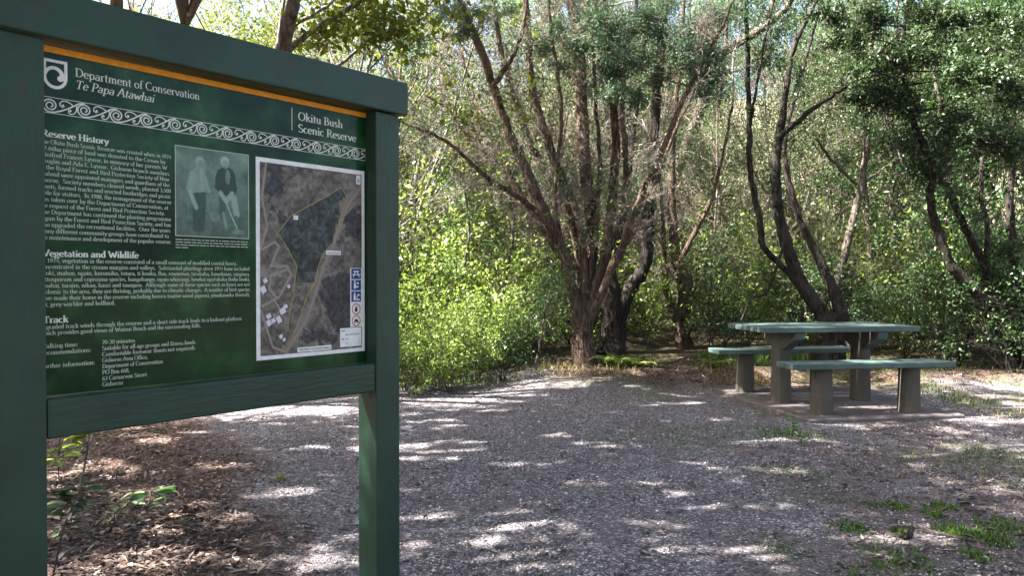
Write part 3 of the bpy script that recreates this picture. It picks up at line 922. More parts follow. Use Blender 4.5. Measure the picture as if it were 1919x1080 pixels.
def leg_mesh(x, y, w, d, h, name, parent):
    b = MB()
    b.prism_x([(-.001, 0)], 0, 0) if False else None
    t = .9
    V = []
    n = 20
    for k, (z, s) in enumerate(((.0, 1.04), (.05, 1.0), (h * .5, .96), (h, .90))):
        for i in range(n):
            a = 2 * math.pi * i / n
            ca, sa = math.cos(a), math.sin(a)
            p = 3.4
            r = (abs(ca) ** p + abs(sa) ** p) ** (-1 / p)
            V.append((x + w / 2 * s * r * ca, y + d / 2 * s * r * sa, z + .03))
    F = [(k * n + i, k * n + (i + 1) % n, (k + 1) * n + (i + 1) % n, (k + 1) * n + i) for k in range(3) for i in range(n)]
    F += [tuple(3 * n + i for i in range(n))]
    b.add(V, F)
    return b.build(name, M_LEG, parent, smooth=False)


table = empty('picnic_table', (3.075, 7.695, 0), TA, 'teal painted wooden picnic table on two posts standing on the slab', 'picnic table')
LX = .425
for sx in (-1, 1):
    leg = leg_mesh(sx * LX, 0, .165, .19, .71, 'leg', table)
    b = MB()
    b.prism_x([(-.36, .742), (.36, .742), (.34, .69), (.10, .575), (-.10, .575), (-.34, .69)], sx * LX - .05, sx * LX + .05)
    b.build('bracket', M_LEG, leg, .006)
    b = MB()
    b.prism_x([(-.378, .741), (-.362, .741), (-.342, .688), (-.102, .573), (-.112, .556), (-.358, .676)], sx * LX - .053, sx * LX + .053)
    b.build('bracket_facing', M_TOP, leg, .003)
b = MB()
pw = .80 / 5
for k in range(5):
    b.box(-.80 + rng.uniform(-.006, .006), .80 + rng.uniform(-.006, .006), -.40 + k * pw + .0045, -.40 + (k + 1) * pw - .0045, .745, .795 + rng.uniform(-.002, .002))
b.build('tabletop', M_TOP, table, .006)


def bench(y, x, label):
    o = empty('bench', (3.075 - math.sin(TA) * y + math.cos(TA) * x, 7.695 + math.cos(TA) * y + math.sin(TA) * x, 0), TA, label, 'bench', 'benches either side of the picnic table')
    for sx in (-1, 1): leg_mesh(sx * .43, 0, .175, .17, .425, 'leg', o)
    b = MB()
    b.box(-.79, .785, -.155, -.005, .452, .502); b.box(-.786, .79, .005, .155, .452, .500)
    b.build('seat', M_TOP, o, .006)
    return o


bench(-.70, .03, 'teal painted bench in front of the picnic table, nearest the gravel')
bench(.71, -.035, 'teal painted bench behind the picnic table, nearest the bushes')

# ------------------------------------------------------------------ wood and leaves
class Wood:
    def __init__(s): s.V, s.F, s.n = [], {}, 0
    def tube(s, P, r, sides):
        P = np.asarray(P, float); r = np.asarray(r, float)
        T = np.gradient(P, axis=0)
        T /= np.linalg.norm(T, axis=1, keepdims=True) + 1e-9
        ref = np.where(np.abs(T[:, 2:3]) > .9, np.array([[1.0, 0, 0]]), np.array([[0, 0, 1.0]]))
        ref = ref[len(ref) // 2][None].repeat(len(P), 0)
        A = np.cross(T, ref); A /= np.linalg.norm(A, axis=1, keepdims=True) + 1e-9
        B = np.cross(T, A)
        a = np.arange(sides) * 2 * math.pi / sides
        ring = P[:, None] + (A[:, None] * np.cos(a)[None, :, None] + B[:, None] * np.sin(a)[None, :, None]) * r[:, None, None]
        s.V.append(ring.reshape(-1, 3))
        m = len(P)
        k = (np.arange(m - 1)[:, None] * sides + np.arange(sides)[None]).ravel()
        k2 = (np.arange(m - 1)[:, None] * sides + (np.arange(sides)[None] + 1) % sides).ravel()
        s.F.setdefault(4, []).append(np.stack([k, k + sides, k2 + sides, k2], 1) + s.n)
        s.n += m * sides
    def build(s, name, m, parent, smooth=True):
        return np_mesh(name, np.concatenate(s.V), [np.concatenate(f) for f in s.F.values()], m, parent, smooth=smooth)


def unit(v): return v / (np.linalg.norm(v) + 1e-9)


def side_dir(d, ang, g):
    q = g.normal(size=3); q -= d * q.dot(d)
    return unit(d * math.cos(ang) + unit(q) * math.sin(ang))


def branch(W, L, p, d, ln, r, lev, P, g):
    n = P['seg'][lev]
    pts = [p]
    for i in range(n):
        d = unit(d + g.normal(size=3) * P['wig'] + np.array([0, 0, P['trop']]))
        p = p + d * ln / n
        pts.append(p)
    pts = np.array(pts)
    W.tube(pts, np.linspace(r, max(r * P['tip'], P['rmin']), n + 1), P['sides'][lev])
    if lev >= P['leaf']: L.append(pts[1:])
    if lev < P['levels'] - 1:
        spawn(W, L, pts, r, ln, lev, P, g)


def spawn(W, L, pts, r, ln, lev, P, g, t0=.2, count=None):
    n = len(pts) - 1
    for j in range(count if count is not None else P['kids'][lev]):
        t = g.uniform(t0, 1)
        k = min(int(t * n), n - 1); f = t * n - k
        q = pts[k] * (1 - f) + pts[k + 1] * f
        d = unit(pts[k + 1] - pts[k])
        branch(W, L, q, side_dir(d, g.uniform(*P['ang']), g), ln * P['len'] * g.uniform(.6, 1.2), max(r * (1 - .55 * t) * P['thin'], P['rmin']), lev + 1, P, g)


def leaf_arrays(C, D, Nn, L, Wd, fold=.18):
    D = D / (np.linalg.norm(D, axis=1, keepdims=True) + 1e-9)
    S = np.cross(D, Nn); S /= np.linalg.norm(S, axis=1, keepdims=True) + 1e-9
    Nn = np.cross(S, D)
    L = L[:, None]; Wd = Wd[:, None]
    V = np.stack([C, C + D * L * .5 + S * Wd * .5 + Nn * Wd * fold, C + D * L - Nn * L * .12, C + D * L * .5 - S * Wd * .5 + Nn * Wd * fold], 1)
    return V.reshape(-1, 3), np.arange(4 * len(C)).reshape(-1, 4)


def leaves_on(L, per, spread, size, aspect, g, up=.5, cap=None, keep=None):
    A = np.concatenate(L)
    if keep is not None: A = A[keep(A)]
    if cap and len(A) * per > cap: A = A[g.choice(len(A), max(1, int(cap / per)), replace=False)]
    C = np.repeat(A, per, 0) + g.normal(0, spread, (len(A) * per, 3))
    n = len(C)
    D = g.normal(size=(n, 3)) * .8 + np.array([0, 0, .15])
    Nn = g.normal(size=(n, 3)) * (1 - up) + np.array([0, 0, 1.0]) * up
    s = size * g.uniform(.55, 1.3, n)
    return leaf_arrays(C, D, Nn, s, s * aspect * g.uniform(.8, 1.2, n))


def bark(name, c1, c2, stretch=9):
    m, nt, b = mat(name)
    v = coords(nt, (stretch, stretch, 1.6))
    n1 = noise(nt, v, 4, 6, .7)
    n2 = noise(nt, coords(nt), 3, 3)
    c = ramp(nt, n1, [(.36, tuple(x * .25 for x in c1)), (.5, c1), (.68, c2)])
    c = mix(nt, ramp(nt, n2, [(.45, (0, 0, 0)), (.7, (.5, .5, .5))]), c, c2)
    nt.links.new(c, b.inputs['Base Color'])
    b.inputs['Roughness'].default_value = .9
    b.inputs['Specular IOR Level'].default_value = .15
    bump(nt, b, n1, .05, 1.0)
    return m


M_BARK_RED = bark('stringy_reddish_bark', (.090, .060, .046), (.235, .168, .130))
M_BARK_DARK = bark('dark_bark', (.028, .023, .02), (.085, .072, .062))
M_BARK_PALE = bark('pale_bark', (.16, .14, .13), (.42, .38, .36))
M_BARK_GREY = bark('grey_brown_bark', (.10, .08, .065), (.25, .21, .18))
M_TWIG = bark('pale_dead_twig', (.28, .22, .19), (.48, .41, .36))

# leaf tones
M_NEEDLE = island_mat('fine_dark_leaf', [(0, (.022, .055, .034)), (.6, (.060, .115, .068)), (1, (.13, .20, .12))], .5, .3, (1.0, 1.25, .6))
M_LEAF_BRIGHT = island_mat('bright_green_leaf', [(0, (.055, .095, .02)), (.45, (.16, .24, .045)), (.8, (.33, .40, .11)), (1, (.50, .56, .28))], .45, .40, (1.1, 1.25, .6), .4)
M_LEAF_MID = island_mat('mid_green_leaf', [(0, (.024, .060, .022)), (.6, (.072, .135, .050)), (1, (.17, .23, .10))], .42, .35, (1.05, 1.25, .65), .4)
M_LEAF_DARK = island_mat('dark_glossy_leaf', [(0, (.018, .038, .016)), (.6, (.050, .086, .036)), (1, (.11, .15, .07))], .45, .3, (1.1, 1.15, .6), .5)
M_LEAF_OLIVE = island_mat('olive_leaf', [(0, (.055, .068, .034)), (.6, (.145, .16, .085)), (1, (.28, .29, .19))], .55, .33, (1.05, 1.15, .72), .3)
M_LEAF_YELLOW = island_mat('yellow_green_leaf', [(0, (.07, .10, .015)), (.6, (.16, .20, .035)), (1, (.30, .30, .07))], .42, .45, (1.25, 1.2, .5), .3)

# where sunlight comes through the canopy: openings that let the sun reach these places on the clearing floor
FLECKS = []
for px, py, rx, ry in ((1140, 833, .34, .12), (1036, 818, .12, .07), (1231, 909, .15, .08), (1286, 942, .15, .16), (1262, 985, .13, .10), (1322, 1034, .14, .09), (1408, 1052, .10, .08), (1481, 961, .19, .08), (1816, 909, .17, .09),
                       (1103, 912, .11, .06), (1018, 948, .07, .06), (786, 912, .10, .07), (790, 857, .14, .08), (800, 790, .30, .14), (1627, 802, .28, .12), (1517, 820, .2, .1), (1840, 839, .3, .14), (1542, 1006, .08, .05), (896, 1070, .07, .06),
                       (1103, 1064, .07, .05), (902, 1021, .06, .05), (1572, 750, .34, .14), (1480, 766, .24, .1), (1400, 742, .3, .12), (192, 1058, .24, .12), (120, 975, .10, .18), (600, 903, .20, .12), (540, 931, .20, .10), (360, 1055, .14, .08), (440, 985, .10, .07), (300, 1000, .08, .06), (250, 930, .12, .08), (400, 880, .14, .09), (150, 900, .25, .15),
                       (580, 1027, .10, .07), (300, 812, .4, .14), (1240, 780, .3, .12), (1180, 770, .25, .1), (1640, 770, .3, .12), (1860, 790, .4, .14), (1690, 870, .18, .08), (1370, 880, .14, .06), (960, 870, .12, .06), (860, 960, .08, .05),
                       (1740, 1010, .12, .08), (1620, 1040, .06, .05), (1870, 960, .12, .08), (700, 1000, .06, .05)):
    x_, y_ = gpx(px, py)
    FLECKS.append((x_, y_, rx, ry))
FLECKS += [(3.45, 7.55, .22, .10), (3.0, 7.85, .26, .09), (4.1, 7.75, .25, .1), (3.6, 7.1, .2, .07), (-.16, 2.52, .16, .035), (.10, 2.56, .10, .03), (-.30, 2.49, .05, .03), (-.5, 8.0, 1.2, .30), (-1.8, 7.3, .6, .22), (.5, 8.9, .7, .55), (1.2, 9.3, .5, .4), (.2, 10.2, .8, .7), (-.5, 9.7, 2.0, 1.6), (-2.62, 4.85, .35, .3), (-1.48, 3.02, .2, .2), (-1.62, 3.65, .15, .15), (-1.8, 4.1, .2, .15), (5.4, 7.6, .6, .3), (5.9, 8.8, .6, .4)]


def sun_gap(A):
    gx_, gy_ = A[:, 0] - ts.x / ts.z * A[:, 2], A[:, 1] - ts.y / ts.z * A[:, 2]
    wx = gx_ + .26 * (vnoise(gx_ * 6, gy_ * 9, 91) - .5); wy = gy_ + .22 * (vnoise(gx_ * 6, gy_ * 9, 92) - .5)
    m = np.zeros(len(A), bool)
    for x_, y_, rx, ry in FLECKS: m |= ((wx - x_) / (rx * .8 + .04)) ** 2 + ((wy - y_) / (ry * .95 + .04)) ** 2 < 1
    m |= (fbm(gx_ * 2.2, gy_ * 4.4, 95, 3) > .69)
    m |= (gy_ > 9.3) & (fbm(gx_ * 1.4, gy_ * 1.4, 97, 2) > .48)
    return m


def let_sun(V, F, loc=(0, 0, 0)):
    Q = V.reshape(-1, 4, 3)
    Q = Q[~sun_gap(Q.mean(1) + np.array(loc, float))]
    return Q.reshape(-1, 3), np.arange(4 * len(Q)).reshape(-1, 4)


P_FINE = dict(seg=[6, 5, 4, 3], wig=.16, trop=.05, tip=.35, rmin=.0022, sides=[7, 5, 3, 3], leaf=2, levels=4, kids=[7, 6, 5, 0], ang=(.4, 1.0), len=.55, thin=.5)
P_DEAD = dict(seg=[6, 5, 4, 3], wig=.20, trop=.02, tip=.4, rmin=.0024, sides=[6, 4, 3, 3], leaf=2, levels=4, kids=[7, 7, 5, 0], ang=(.5, 1.1), len=.5, thin=.5)
P_BUSH = dict(seg=[4, 4, 3, 3], wig=.18, trop=.06, tip=.4, rmin=.002, sides=[5, 4, 3, 3], leaf=1, levels=3, kids=[6, 6, 0, 0], ang=(.4, 1.0), len=.6, thin=.55)

# ------------------------------------------------------------------ traced trees
def at(px, py, d): return np.array([(px - 960) / FPX * d, d, EYE - (py - 523.0) / FPX * d])


def smooth_line(P, r, k=5):
    P = np.asarray(P, float); r = np.asarray(r, float)
    Q = np.concatenate([[2 * P[0] - P[1]], P, [2 * P[-1] - P[-2]]])
    out, rr = [], []
    for i in range(len(P) - 1):
        a, b_, c, d = Q[i:i + 4]
        for j in range(k):
            t = j / k
            out.append(.5 * (2 * b_ + (c - a) * t + (2 * a - 5 * b_ + 4 * c - d) * t * t + (3 * b_ - a - 3 * c + d) * t ** 3))
            rr.append(r[i] * (1 - t) + r[i + 1] * t)
    return np.array(out + [P[-1]]), np.array(rr + [r[-1]])


WS = .46


def stem(W, pts, d0, d1, g, jit=.006, sides=9):
    pts = np.asarray(pts, float)
    cum = np.concatenate([[0], np.cumsum(np.hypot(*np.diff(pts[:, :2], axis=0).T))]); cum /= cum[-1]
    D = d0 + (d1 - d0) * cum
    P = np.array([at(p[0], p[1], d) for p, d in zip(pts, D)])
    P, r = smooth_line(P, pts[:, 2] * WS * D / FPX)
    P[1:-1] += g.normal(0, jit, (len(P) - 2, 3))
    r = r * g.uniform(.93, 1.07, len(r))
    W.tube(P, r, sides)
    return P, r


def top_growth(W, L, P, r, ln, Pp, g, lev=1):
    branch(W, L, P[-1], unit(P[-1] - P[-3]), ln, r[-1], lev, Pp, g)


def puff(W, C, c, rad, n, g, src=None, size=.034, aspect=.16, per=34):
    """a tuft of fine leaves on a spray of twigs"""
    if src is not None:
        m = (src + c) / 2 + g.normal(0, .08, 3)
        P, r = smooth_line([src, m, c], [.011, .008, .004], 4)
        W.tube(P, r, 4)
    for i in range(n):
        d = unit(g.normal(size=3) + np.array([0, 0, .35]))
        e = c + d * rad * g.uniform(.35, 1.05) * np.array([1.15, 1, .75])
        s = c + d * rad * .1
        m = (s + e) / 2 + g.normal(0, .03, 3)
        W.tube([s, m, e], [.004, .003, .002], 3)
        t = g.uniform(.25, 1.05, per)
        C.append(s + (e - s) * t[:, None] + g.normal(0, .028, (per, 3)))
    return C


def near_point(P, c): return P[np.argmin(np.linalg.norm(P - c, axis=1))]


def finish(name, label, cat, W, wm, T=None, tm=None, leafsets=(), base=(0, 0, 0), group=None):
    o = empty(name, base, 0, label, cat, group)
    off = -np.array(base, float)
    W.V = [v + off for v in W.V]
    W.build('trunk', wm, o)
    if T is not None and T.V:
        T.V = [v + off for v in T.V]
        T.build('twigs', tm, o)
    for V, F, m in leafsets:
        np_mesh('crown', V + off, F, m, o)
    return o


g = np.random.default_rng(3)
DM = 9.8
W, T, L, LD = Wood(), Wood(), [], []
base = at(1095, 690, DM)
stem(W, [(1098, 706, 72), (1096, 688, 54), (1093, 655, 44), (1091, 625, 40), (1092, 600, 26), (1093, 585, 14)], DM, DM, g, .008, 14)
stems = {}
def S(k, pts, d1, d0=DM, **kw): stems[k] = stem(W, pts, d0, d1, g, **kw)
S('A', [(1085, 615, 26), (1077, 565, 25), (1063, 500, 25), (1037, 432, 24), (1012, 382, 23), (985, 318, 23), (962, 270, 21), (945, 225, 20), (924, 160, 18), (900, 90, 17), (872, 25, 15), (850, -30, 13)], 9.1)
S('B', [(1090, 610, 15), (1087, 520, 15), (1076, 434, 15), (1058, 390, 18), (1032, 344, 16), (1000, 281, 15), (977, 222, 14), (958, 163, 12), (943, 107, 11), (929, 37, 10), (918, -40, 9)], 10.3)
S('C', [(1092, 610, 17), (1095, 510, 17), (1087, 430, 18), (1071, 375, 19), (1047, 322, 20), (1021, 246, 18), (1000, 176, 16), (992, 93, 14), (986, 0, 12), (984, -50, 11)], 9.5)
S('D', [(1097, 610, 22), (1104, 530, 24), (1110, 450, 26), (1107, 390, 28), (1096, 296, 27), (1089, 185, 25), (1083, 74, 24), (1074, 20, 20), (1066, -40, 18)], 10.2)
S('D2', [(1086, 95, 17), (1097, 40, 15), (1104, -30, 13)], 10.1, 10.1)
S('E', [(1098, 610, 22), (1112, 555, 22), (1129, 500, 21), (1141, 430, 20), (1147, 380, 19), (1153, 300, 17), (1154, 250, 16), (1147, 185, 15), (1140, 90, 14), (1133, 0, 14), (1130, -40, 12)], 9.4)
S('F', [(1100, 600, 14), (1128, 520, 13), (1142, 470, 13), (1163, 410, 14), (1173, 330, 13), (1172, 270, 12), (1164, 210, 11), (1172, 120, 9), (1190, 20, 8)], 10.6)
S('H', [(1100, 615, 22), (1122, 560, 20), (1152, 495, 19), (1177, 440, 18), (1196, 386, 17), (1212, 345, 16), (1240, 285, 13), (1272, 205, 11), (1300, 150, 9), (1330, 90, 7)], 8.9)
S('I', [(1035, 428, 13), (1008, 398, 12), (975, 372, 11), (925, 342, 10), (885, 308, 8), (850, 275, 7), (814, 252, 7), (777, 240, 5), (745, 224, 4)], 8.6, 9.62)
S('I2', [(980, 374, 9), (950, 330, 8), (918, 290, 7), (880, 262, 6), (838, 205, 5), (800, 180, 4)], 9.9, 9.5)
S('A2', [(926, 165, 11), (948, 128, 10), (968, 95, 8), (985, 40, 7), (990, -30, 6)], 8.9, 9.2)
S('J', [(1082, 560, 13), (1058, 500, 12), (1024, 440, 11), (990, 385, 10), (960, 330, 9), (935, 285, 8), (905, 225, 7), (880, 150, 6), (862, 90, 5)], 10.6)
S('K', [(1112, 560, 13), (1140, 510, 12), (1178, 450, 11), (1205, 405, 10), (1232, 335, 9), (1262, 250, 8), (1296, 180, 6), (1322, 130, 5)], 10.3)
S('L', [(1104, 530, 12), (1112, 470, 11), (1120, 400, 10), (1124, 310, 9), (1120, 220, 8), (1112, 120, 7), (1116, 20, 6), (1118, -40, 5)], 9.3)
S('M', [(1068, 500, 13), (1050, 440, 12), (1040, 380, 10), (1046, 300, 9), (1052, 220, 8), (1042, 120, 7), (1030, 30, 6), (1026, -40, 5)], 9.2)
for k in 'ABCDEFH':
    P, r = stems[k]
    top_growth(W, L, P, r, g.uniform(1.6, 2.4), P_FINE, g, 0)
for k, n, t0, ln in (('A', 36, .22, 1.3), ('B', 34, .22, 1.2), ('C', 26, .25, 1.1), ('D', 26, .25, 1.0), ('E', 26, .25, 1.0), ('F', 20, .25, 1.0), ('H', 32, .22, 1.1), ('I', 26, .15, .95), ('I2', 20, .2, .8), ('A2', 6, .3, .8), ('J', 26, .2, .9), ('K', 12, .2, .9), ('L', 14, .3, .8), ('M', 14, .3, .8)):
    P, r = stems[k]
    spawn(T, LD, P, .011, ln, 0, dict(P_DEAD, levels=4), g, t0, n)
C = []
allP = np.concatenate([stems[k][0] for k in 'ABCDEFH'])
for px, py, d, rad, n in ((1135, 82, 9.0, .36, 44), (1175, 60, 9.1, .34, 36), (1085, 92, 9.2, .26, 26), (1040, 62, 9.3, .24, 22), (1195, 120, 9.2, .30, 30), (1150, 140, 9.4, .32, 30), (1230, 70, 9.1, .24, 18), (1305, 60, 9.0, .34, 34), (1340, 110, 9.0, .32, 32), (1290, 130, 9.3, .30, 26), (1345, 40, 9.2, .28, 24),
                       (870, 62, 9.0, .22, 20), (845, 30, 9.0, .26, 20), (780, 80, 9.0, .25, 18), (1190, 190, 9.3, .26, 20), (1320, 180, 9.4, .28, 20), (1025, 95, 9.6, .2, 14), (950, 20, 9.6, .22, 14), (1250, 10, 9.6, .35, 24), (1100, 10, 10.4, .4, 24), (1000, -30, 10, .4, 24), (1060, 130, 9.5, .26, 18), (1165, 110, 8.9, .34, 34), (1120, 40, 9.0, .36, 34), (1210, 40, 9.0, .34, 30), (1280, 100, 8.9, .34, 28), (1330, 150, 9.0, .32, 26), (1240, 150, 9.2, .28, 20), (900, 30, 9.2, .24, 16), (1370, 20, 9.3, .34, 24), (1150, 180, 9.1, .26, 22)):
    c = at(px, py, d)
    puff(T, C, c, rad * 1.1, int(n * 1.7), g, near_point(allP, c))
C = np.concatenate(C); n = len(C)
V1, F1 = leaf_arrays(C, g.normal(size=(n, 3)) + np.array([0, 0, .4]), g.normal(size=(n, 3)), .042 * g.uniform(.6, 1.3, n), .0085 * g.uniform(.7, 1.4, n))
V2, F2 = leaves_on(L, 6, .05, .045, .3, g, .2, 26000)
A = np.concatenate(LD)
V2, F2 = let_sun(V2, F2)
V3, F3 = leaves_on(LD, 5, .06, .036, .26, g, .3, 17000, keep=lambda A: (A[:, 2] > 2.3) & (fbm(A[:, 0] * 1.6, A[:, 2] * 1.6 + A[:, 1], 7, 2) > .45))
finish('multi_stemmed_tree', 'big reddish tree fanning into many bare stems on the bank left of the picnic table', 'tree', W, M_BARK_RED, T, M_TWIG,
       [(np.concatenate([V1, V2, V3]), np.concatenate([F1, F2 + len(V1), F3 + len(V1) + len(V2)]), M_NEEDLE)], base)

# the dark tree behind it and the shaggy one to its right
W, T, L, LD = Wood(), Wood(), [], []
D2 = 10.9
base = at(1150, 655, D2)
stem(W, [(1146, 668, 66), (1150, 650, 52), (1150, 600, 46), (1148, 560, 40), (1143, 520, 30)], D2, D2, g, .004, 12)
a_ = stem(W, [(1152, 640, 36), (1160, 600, 32), (1180, 545, 30), (1208, 500, 28), (1214, 450, 25), (1217, 400, 23), (1222, 340, 22), (1226, 259, 21), (1233, 160, 20), (1241, 60, 19), (1248, -30, 17)], D2, 10.6, g)
b_ = stem(W, [(1143, 530, 28), (1148, 470, 22), (1168, 400, 18), (1176, 330, 16), (1188, 240, 14), (1200, 130, 12), (1215, 20, 10), (1220, -40, 9)], D2, 11.6, g)
for P, r in (a_, b_): top_growth(W, L, P, r, 2.2, P_FINE, g, 0)
for P, r in (a_, b_): spawn(T, LD, P, .011, 1.1, 0, P_DEAD, g, .3, 16)
V1, F1 = leaves_on(L + LD, 4, .05, .042, .3, g, .3, 22000, keep=lambda A: A[:, 2] > 2.2)
V1, F1 = let_sun(V1, F1)
finish('dark_leaning_tree', 'dark leaning tree standing just behind the big many stemmed tree', 'tree', W, M_BARK_DARK, T, M_TWIG, [(V1, F1, M_LEAF_MID)], base)

W, T, L, LD = Wood(), Wood(), [], []
D3 = 11.4
base = at(1288, 668, D3)
a_ = stem(W, [(1288, 680, 44), (1286, 655, 34), (1276, 605, 34), (1284, 560, 38), (1280, 525, 36), (1268, 490, 24), (1262, 430, 19), (1258, 340, 15), (1262, 250, 12), (1272, 130, 10), (1280, 0, 8)], D3, 11.2, g, .006, 12)
b_ = stem(W, [(1276, 605, 24), (1258, 580, 20), (1250, 540, 15), (1246, 480, 12), (1240, 400, 9)], D3, 10.9, g)
c_ = stem(W, [(1270, 500, 12), (1300, 440, 10), (1330, 380, 8), (1352, 300, 6), (1372, 200, 5)], 11.2, 10.8, g)
for P, r in (a_, b_, c_):
    top_growth(T, LD, P, r, 1.4, P_DEAD, g, 1)
    spawn(T, LD, P, .012, 1.2, 0, P_DEAD, g, .25, 9)
V1, F1 = leaves_on(LD, 3, .06, .036, .3, g, .3, 12000, keep=lambda A: A[:, 2] > 2.4)
V1, F1 = let_sun(V1, F1)
finish('shaggy_tree', 'shaggy twisted tree with a swollen trunk between the big tree and the table', 'tree', W, M_BARK_RED, T, M_TWIG, [(V1, F1, M_LEAF_OLIVE)], base)

# the forked tree behind the table
WS = .39
W, T, L, LD = Wood(), Wood(), [], []
D4 = 9.9
base = at(1566, 700, D4)
stem(W, [(1568, 712, 74), (1566, 690, 60), (1564, 640, 54), (1562, 606, 56), (1560, 590, 50)], D4, D4, g, .01, 12)
k1 = stem(W, [(1556, 610, 40), (1543, 590, 38), (1505, 537, 34), (1477, 468, 30), (1462, 415, 26), (1457, 380, 25), (1453, 330, 23), (1456, 285, 22), (1460, 250, 20), (1472, 170, 15), (1484, 96, 12), (1506, 48, 10), (1530, 0, 8), (1545, -40, 7)], D4, 9.5, g)
k2 = stem(W, [(1572, 610, 36), (1577, 590, 34), (1558, 536, 26), (1534, 485, 22), (1502, 422, 18), (1488, 378, 16), (1474, 326, 13), (1470, 260, 11), (1490, 180, 9), (1515, 90, 7)], D4, 10.5, g)
k4 = stem(W, [(1530, 572, 20), (1500, 535, 18), (1474, 506, 16), (1432, 463, 15), (1422, 402, 15), (1413, 362, 14), (1404, 296, 14), (1404, 222, 13), (1399, 111, 11), (1398, 0, 10), (1396, -40, 9)], D4, 9.2, g)
k5 = stem(W, [(1458, 262, 15), (1472, 246, 14), (1492, 230, 13), (1522, 204, 12), (1560, 178, 10), (1585, 165, 7), (1610, 140, 5)], 9.62, 9.2, g)
k6 = stem(W, [(1405, 230, 8), (1414, 180, 7), (1424, 120, 6), (1440, 40, 5)], 9.3, 9.0, g)
k7 = stem(W, [(1470, 450, 7), (1440, 545, 7), (1410, 560, 6), (1390, 600, 4)], 9.7, 9.4, g)
for P, r in (k1, k2, k4, k5, k6):
    top_growth(W, L, P, r, 1.5, P_FINE, g, 0 if P is not k5[0] else 1)
    spawn(W, LD, P, .010, .9, 0, dict(P_FINE, kids=[6, 5, 4, 0]), g, .35, 9)
V1, F1 = leaves_on(L + LD, 4, .05, .040, .4, g, .3, 15000, keep=lambda A: A[:, 2] > 2.3)
V1, F1 = let_sun(V1, F1)
finish('forked_dark_tree', 'dark forked tree growing right behind the picnic table', 'tree', W, M_BARK_DARK, None, None, [(V1, F1, M_LEAF_MID)], base)

W, L = Wood(), []
base = at(1600, 640, 10.9)
a_ = stem(W, [(1598, 650, 26), (1566, 570, 20), (1576, 500, 19), (1587, 465, 19), (1600, 405, 18), (1609, 372, 17), (1619, 310, 16), (1628, 225, 14), (1627, 160, 12), (1634, 60, 9), (1640, -30, 8)], 10.9, 10.5, g)
b_ = stem(W, [(1604, 345, 8), (1578, 320, 8), (1552, 292, 7), (1530, 262, 5)], 10.7, 10.3, g)
c_ = stem(W, [(1612, 350, 7), (1650, 320, 5), (1680, 300, 4)], 10.7, 10.9, g)
top_growth(W, L, *a_, 1.8, P_FINE, g, 0)
spawn(W, L, a_[0], .010, .9, 0, P_FINE, g, .4, 8)
V1, F1 = leaves_on(L, 4, .05, .045, .4, g, .3, 9000, keep=lambda A: A[:, 2] > 2.6)
finish('pale_stemmed_tree', 'slim greyish stem leaning up beside the dark forked tree', 'tree', W, M_BARK_GREY, None, None, [(V1, F1, M_LEAF_DARK)], base)

# the tree leaning in from the right edge
W, L, LD = Wood(), [], []
base = at(1960, 690, 9.4)
a_ = stem(W, [(1968, 720, 50), (1950, 640, 38), (1915, 596, 34), (1870, 570, 32), (1815, 532, 27), (1778, 490, 23), (1757, 434, 20), (1743, 380, 18), (1748, 325, 18), (1732, 280, 17), (1709, 222, 15), (1694, 160, 12), (1690, 90, 10), (1700, 0, 9), (1705, -40, 8)], 9.4, 9.0, g)
b_ = stem(W, [(1866, 570, 22), (1846, 502, 18), (1826, 461, 17), (1800, 410, 16), (1772, 350, 14), (1748, 318, 13)], 9.4, 9.1, g)
c_ = stem(W, [(1846, 505, 12), (1850, 430, 11), (1838, 360, 10), (1842, 280, 8), (1860, 190, 7), (1880, 80, 6)], 9.35, 9.6, g)
d_ = stem(W, [(1940, 640, 30), (1905, 540, 24), (1898, 450, 21), (1890, 380, 18), (1896, 300, 15), (1880, 200, 12), (1890, 80, 10), (1900, -30, 8)], 9.4, 10.0, g)
for P, r in (a_, c_, d_): top_growth(W, L, P, r, 1.7, P_FINE, g, 0)
for P, r in (a_, b_, c_, d_): spawn(W, LD, P, .010, 1.0, 0, P_FINE, g, .4, 9)
C = []
allP = np.concatenate([a_[0], c_[0], d_[0]])
for px, py, d, rad, n in ((1800, 140, 8.3, .34, 30), (1860, 150, 8.2, .36, 34), (1900, 180, 8.3, .34, 30), (1830, 110, 8.6, .34, 26), (1640, 40, 8.7, .36, 26), (1620, 130, 8.6, .32, 26), (1650, 190, 8.8, .34, 26), (1690, 110, 8.6, .36, 26), (1700, 200, 8.9, .3, 20), (1590, 80, 8.8, .3, 20),
                       (1850, 260, 8.8, .34, 26), (1900, 280, 8.7, .34, 24), (1780, 40, 8.7, .36, 26), (1870, 40, 8.6, .4, 26), (1910, 70, 8.4, .36, 24), (1740, 100, 8.7, .3, 22), (1740, 30, 8.9, .34, 22), (1620, 180, 9.0, .3, 20), (1790, 230, 9.0, .3, 18), (1900, 470, 9.0, .28, 14), (1560, 30, 9.0, .3, 16)):
    c = at(px, py, d)
    puff(W, C, c, rad * 1.08, int(n * 1.5), g, near_point(allP, c), per=28)
C = np.concatenate(C); n = len(C)
V1, F1 = leaf_arrays(C, g.normal(size=(n, 3)) + np.array([0, 0, .2]), g.normal(size=(n, 3)) * .6 + np.array([0, 0, .6]), .055 * g.uniform(.6, 1.3, n), .021 * g.uniform(.7, 1.4, n))
V2, F2 = leaves_on(L + LD, 5, .06, .052, .4, g, .4, 20000, keep=lambda A: A[:, 2] > 1.9)
finish('dark_leafy_tree', 'dark green leafy tree leaning in from the right with a black curving trunk', 'tree', W, M_BARK_DARK, None, None, [(np.concatenate([V1, V2]), np.concatenate([F1, F2 + len(V1)]), M_LEAF_DARK)], base)

WS = .46
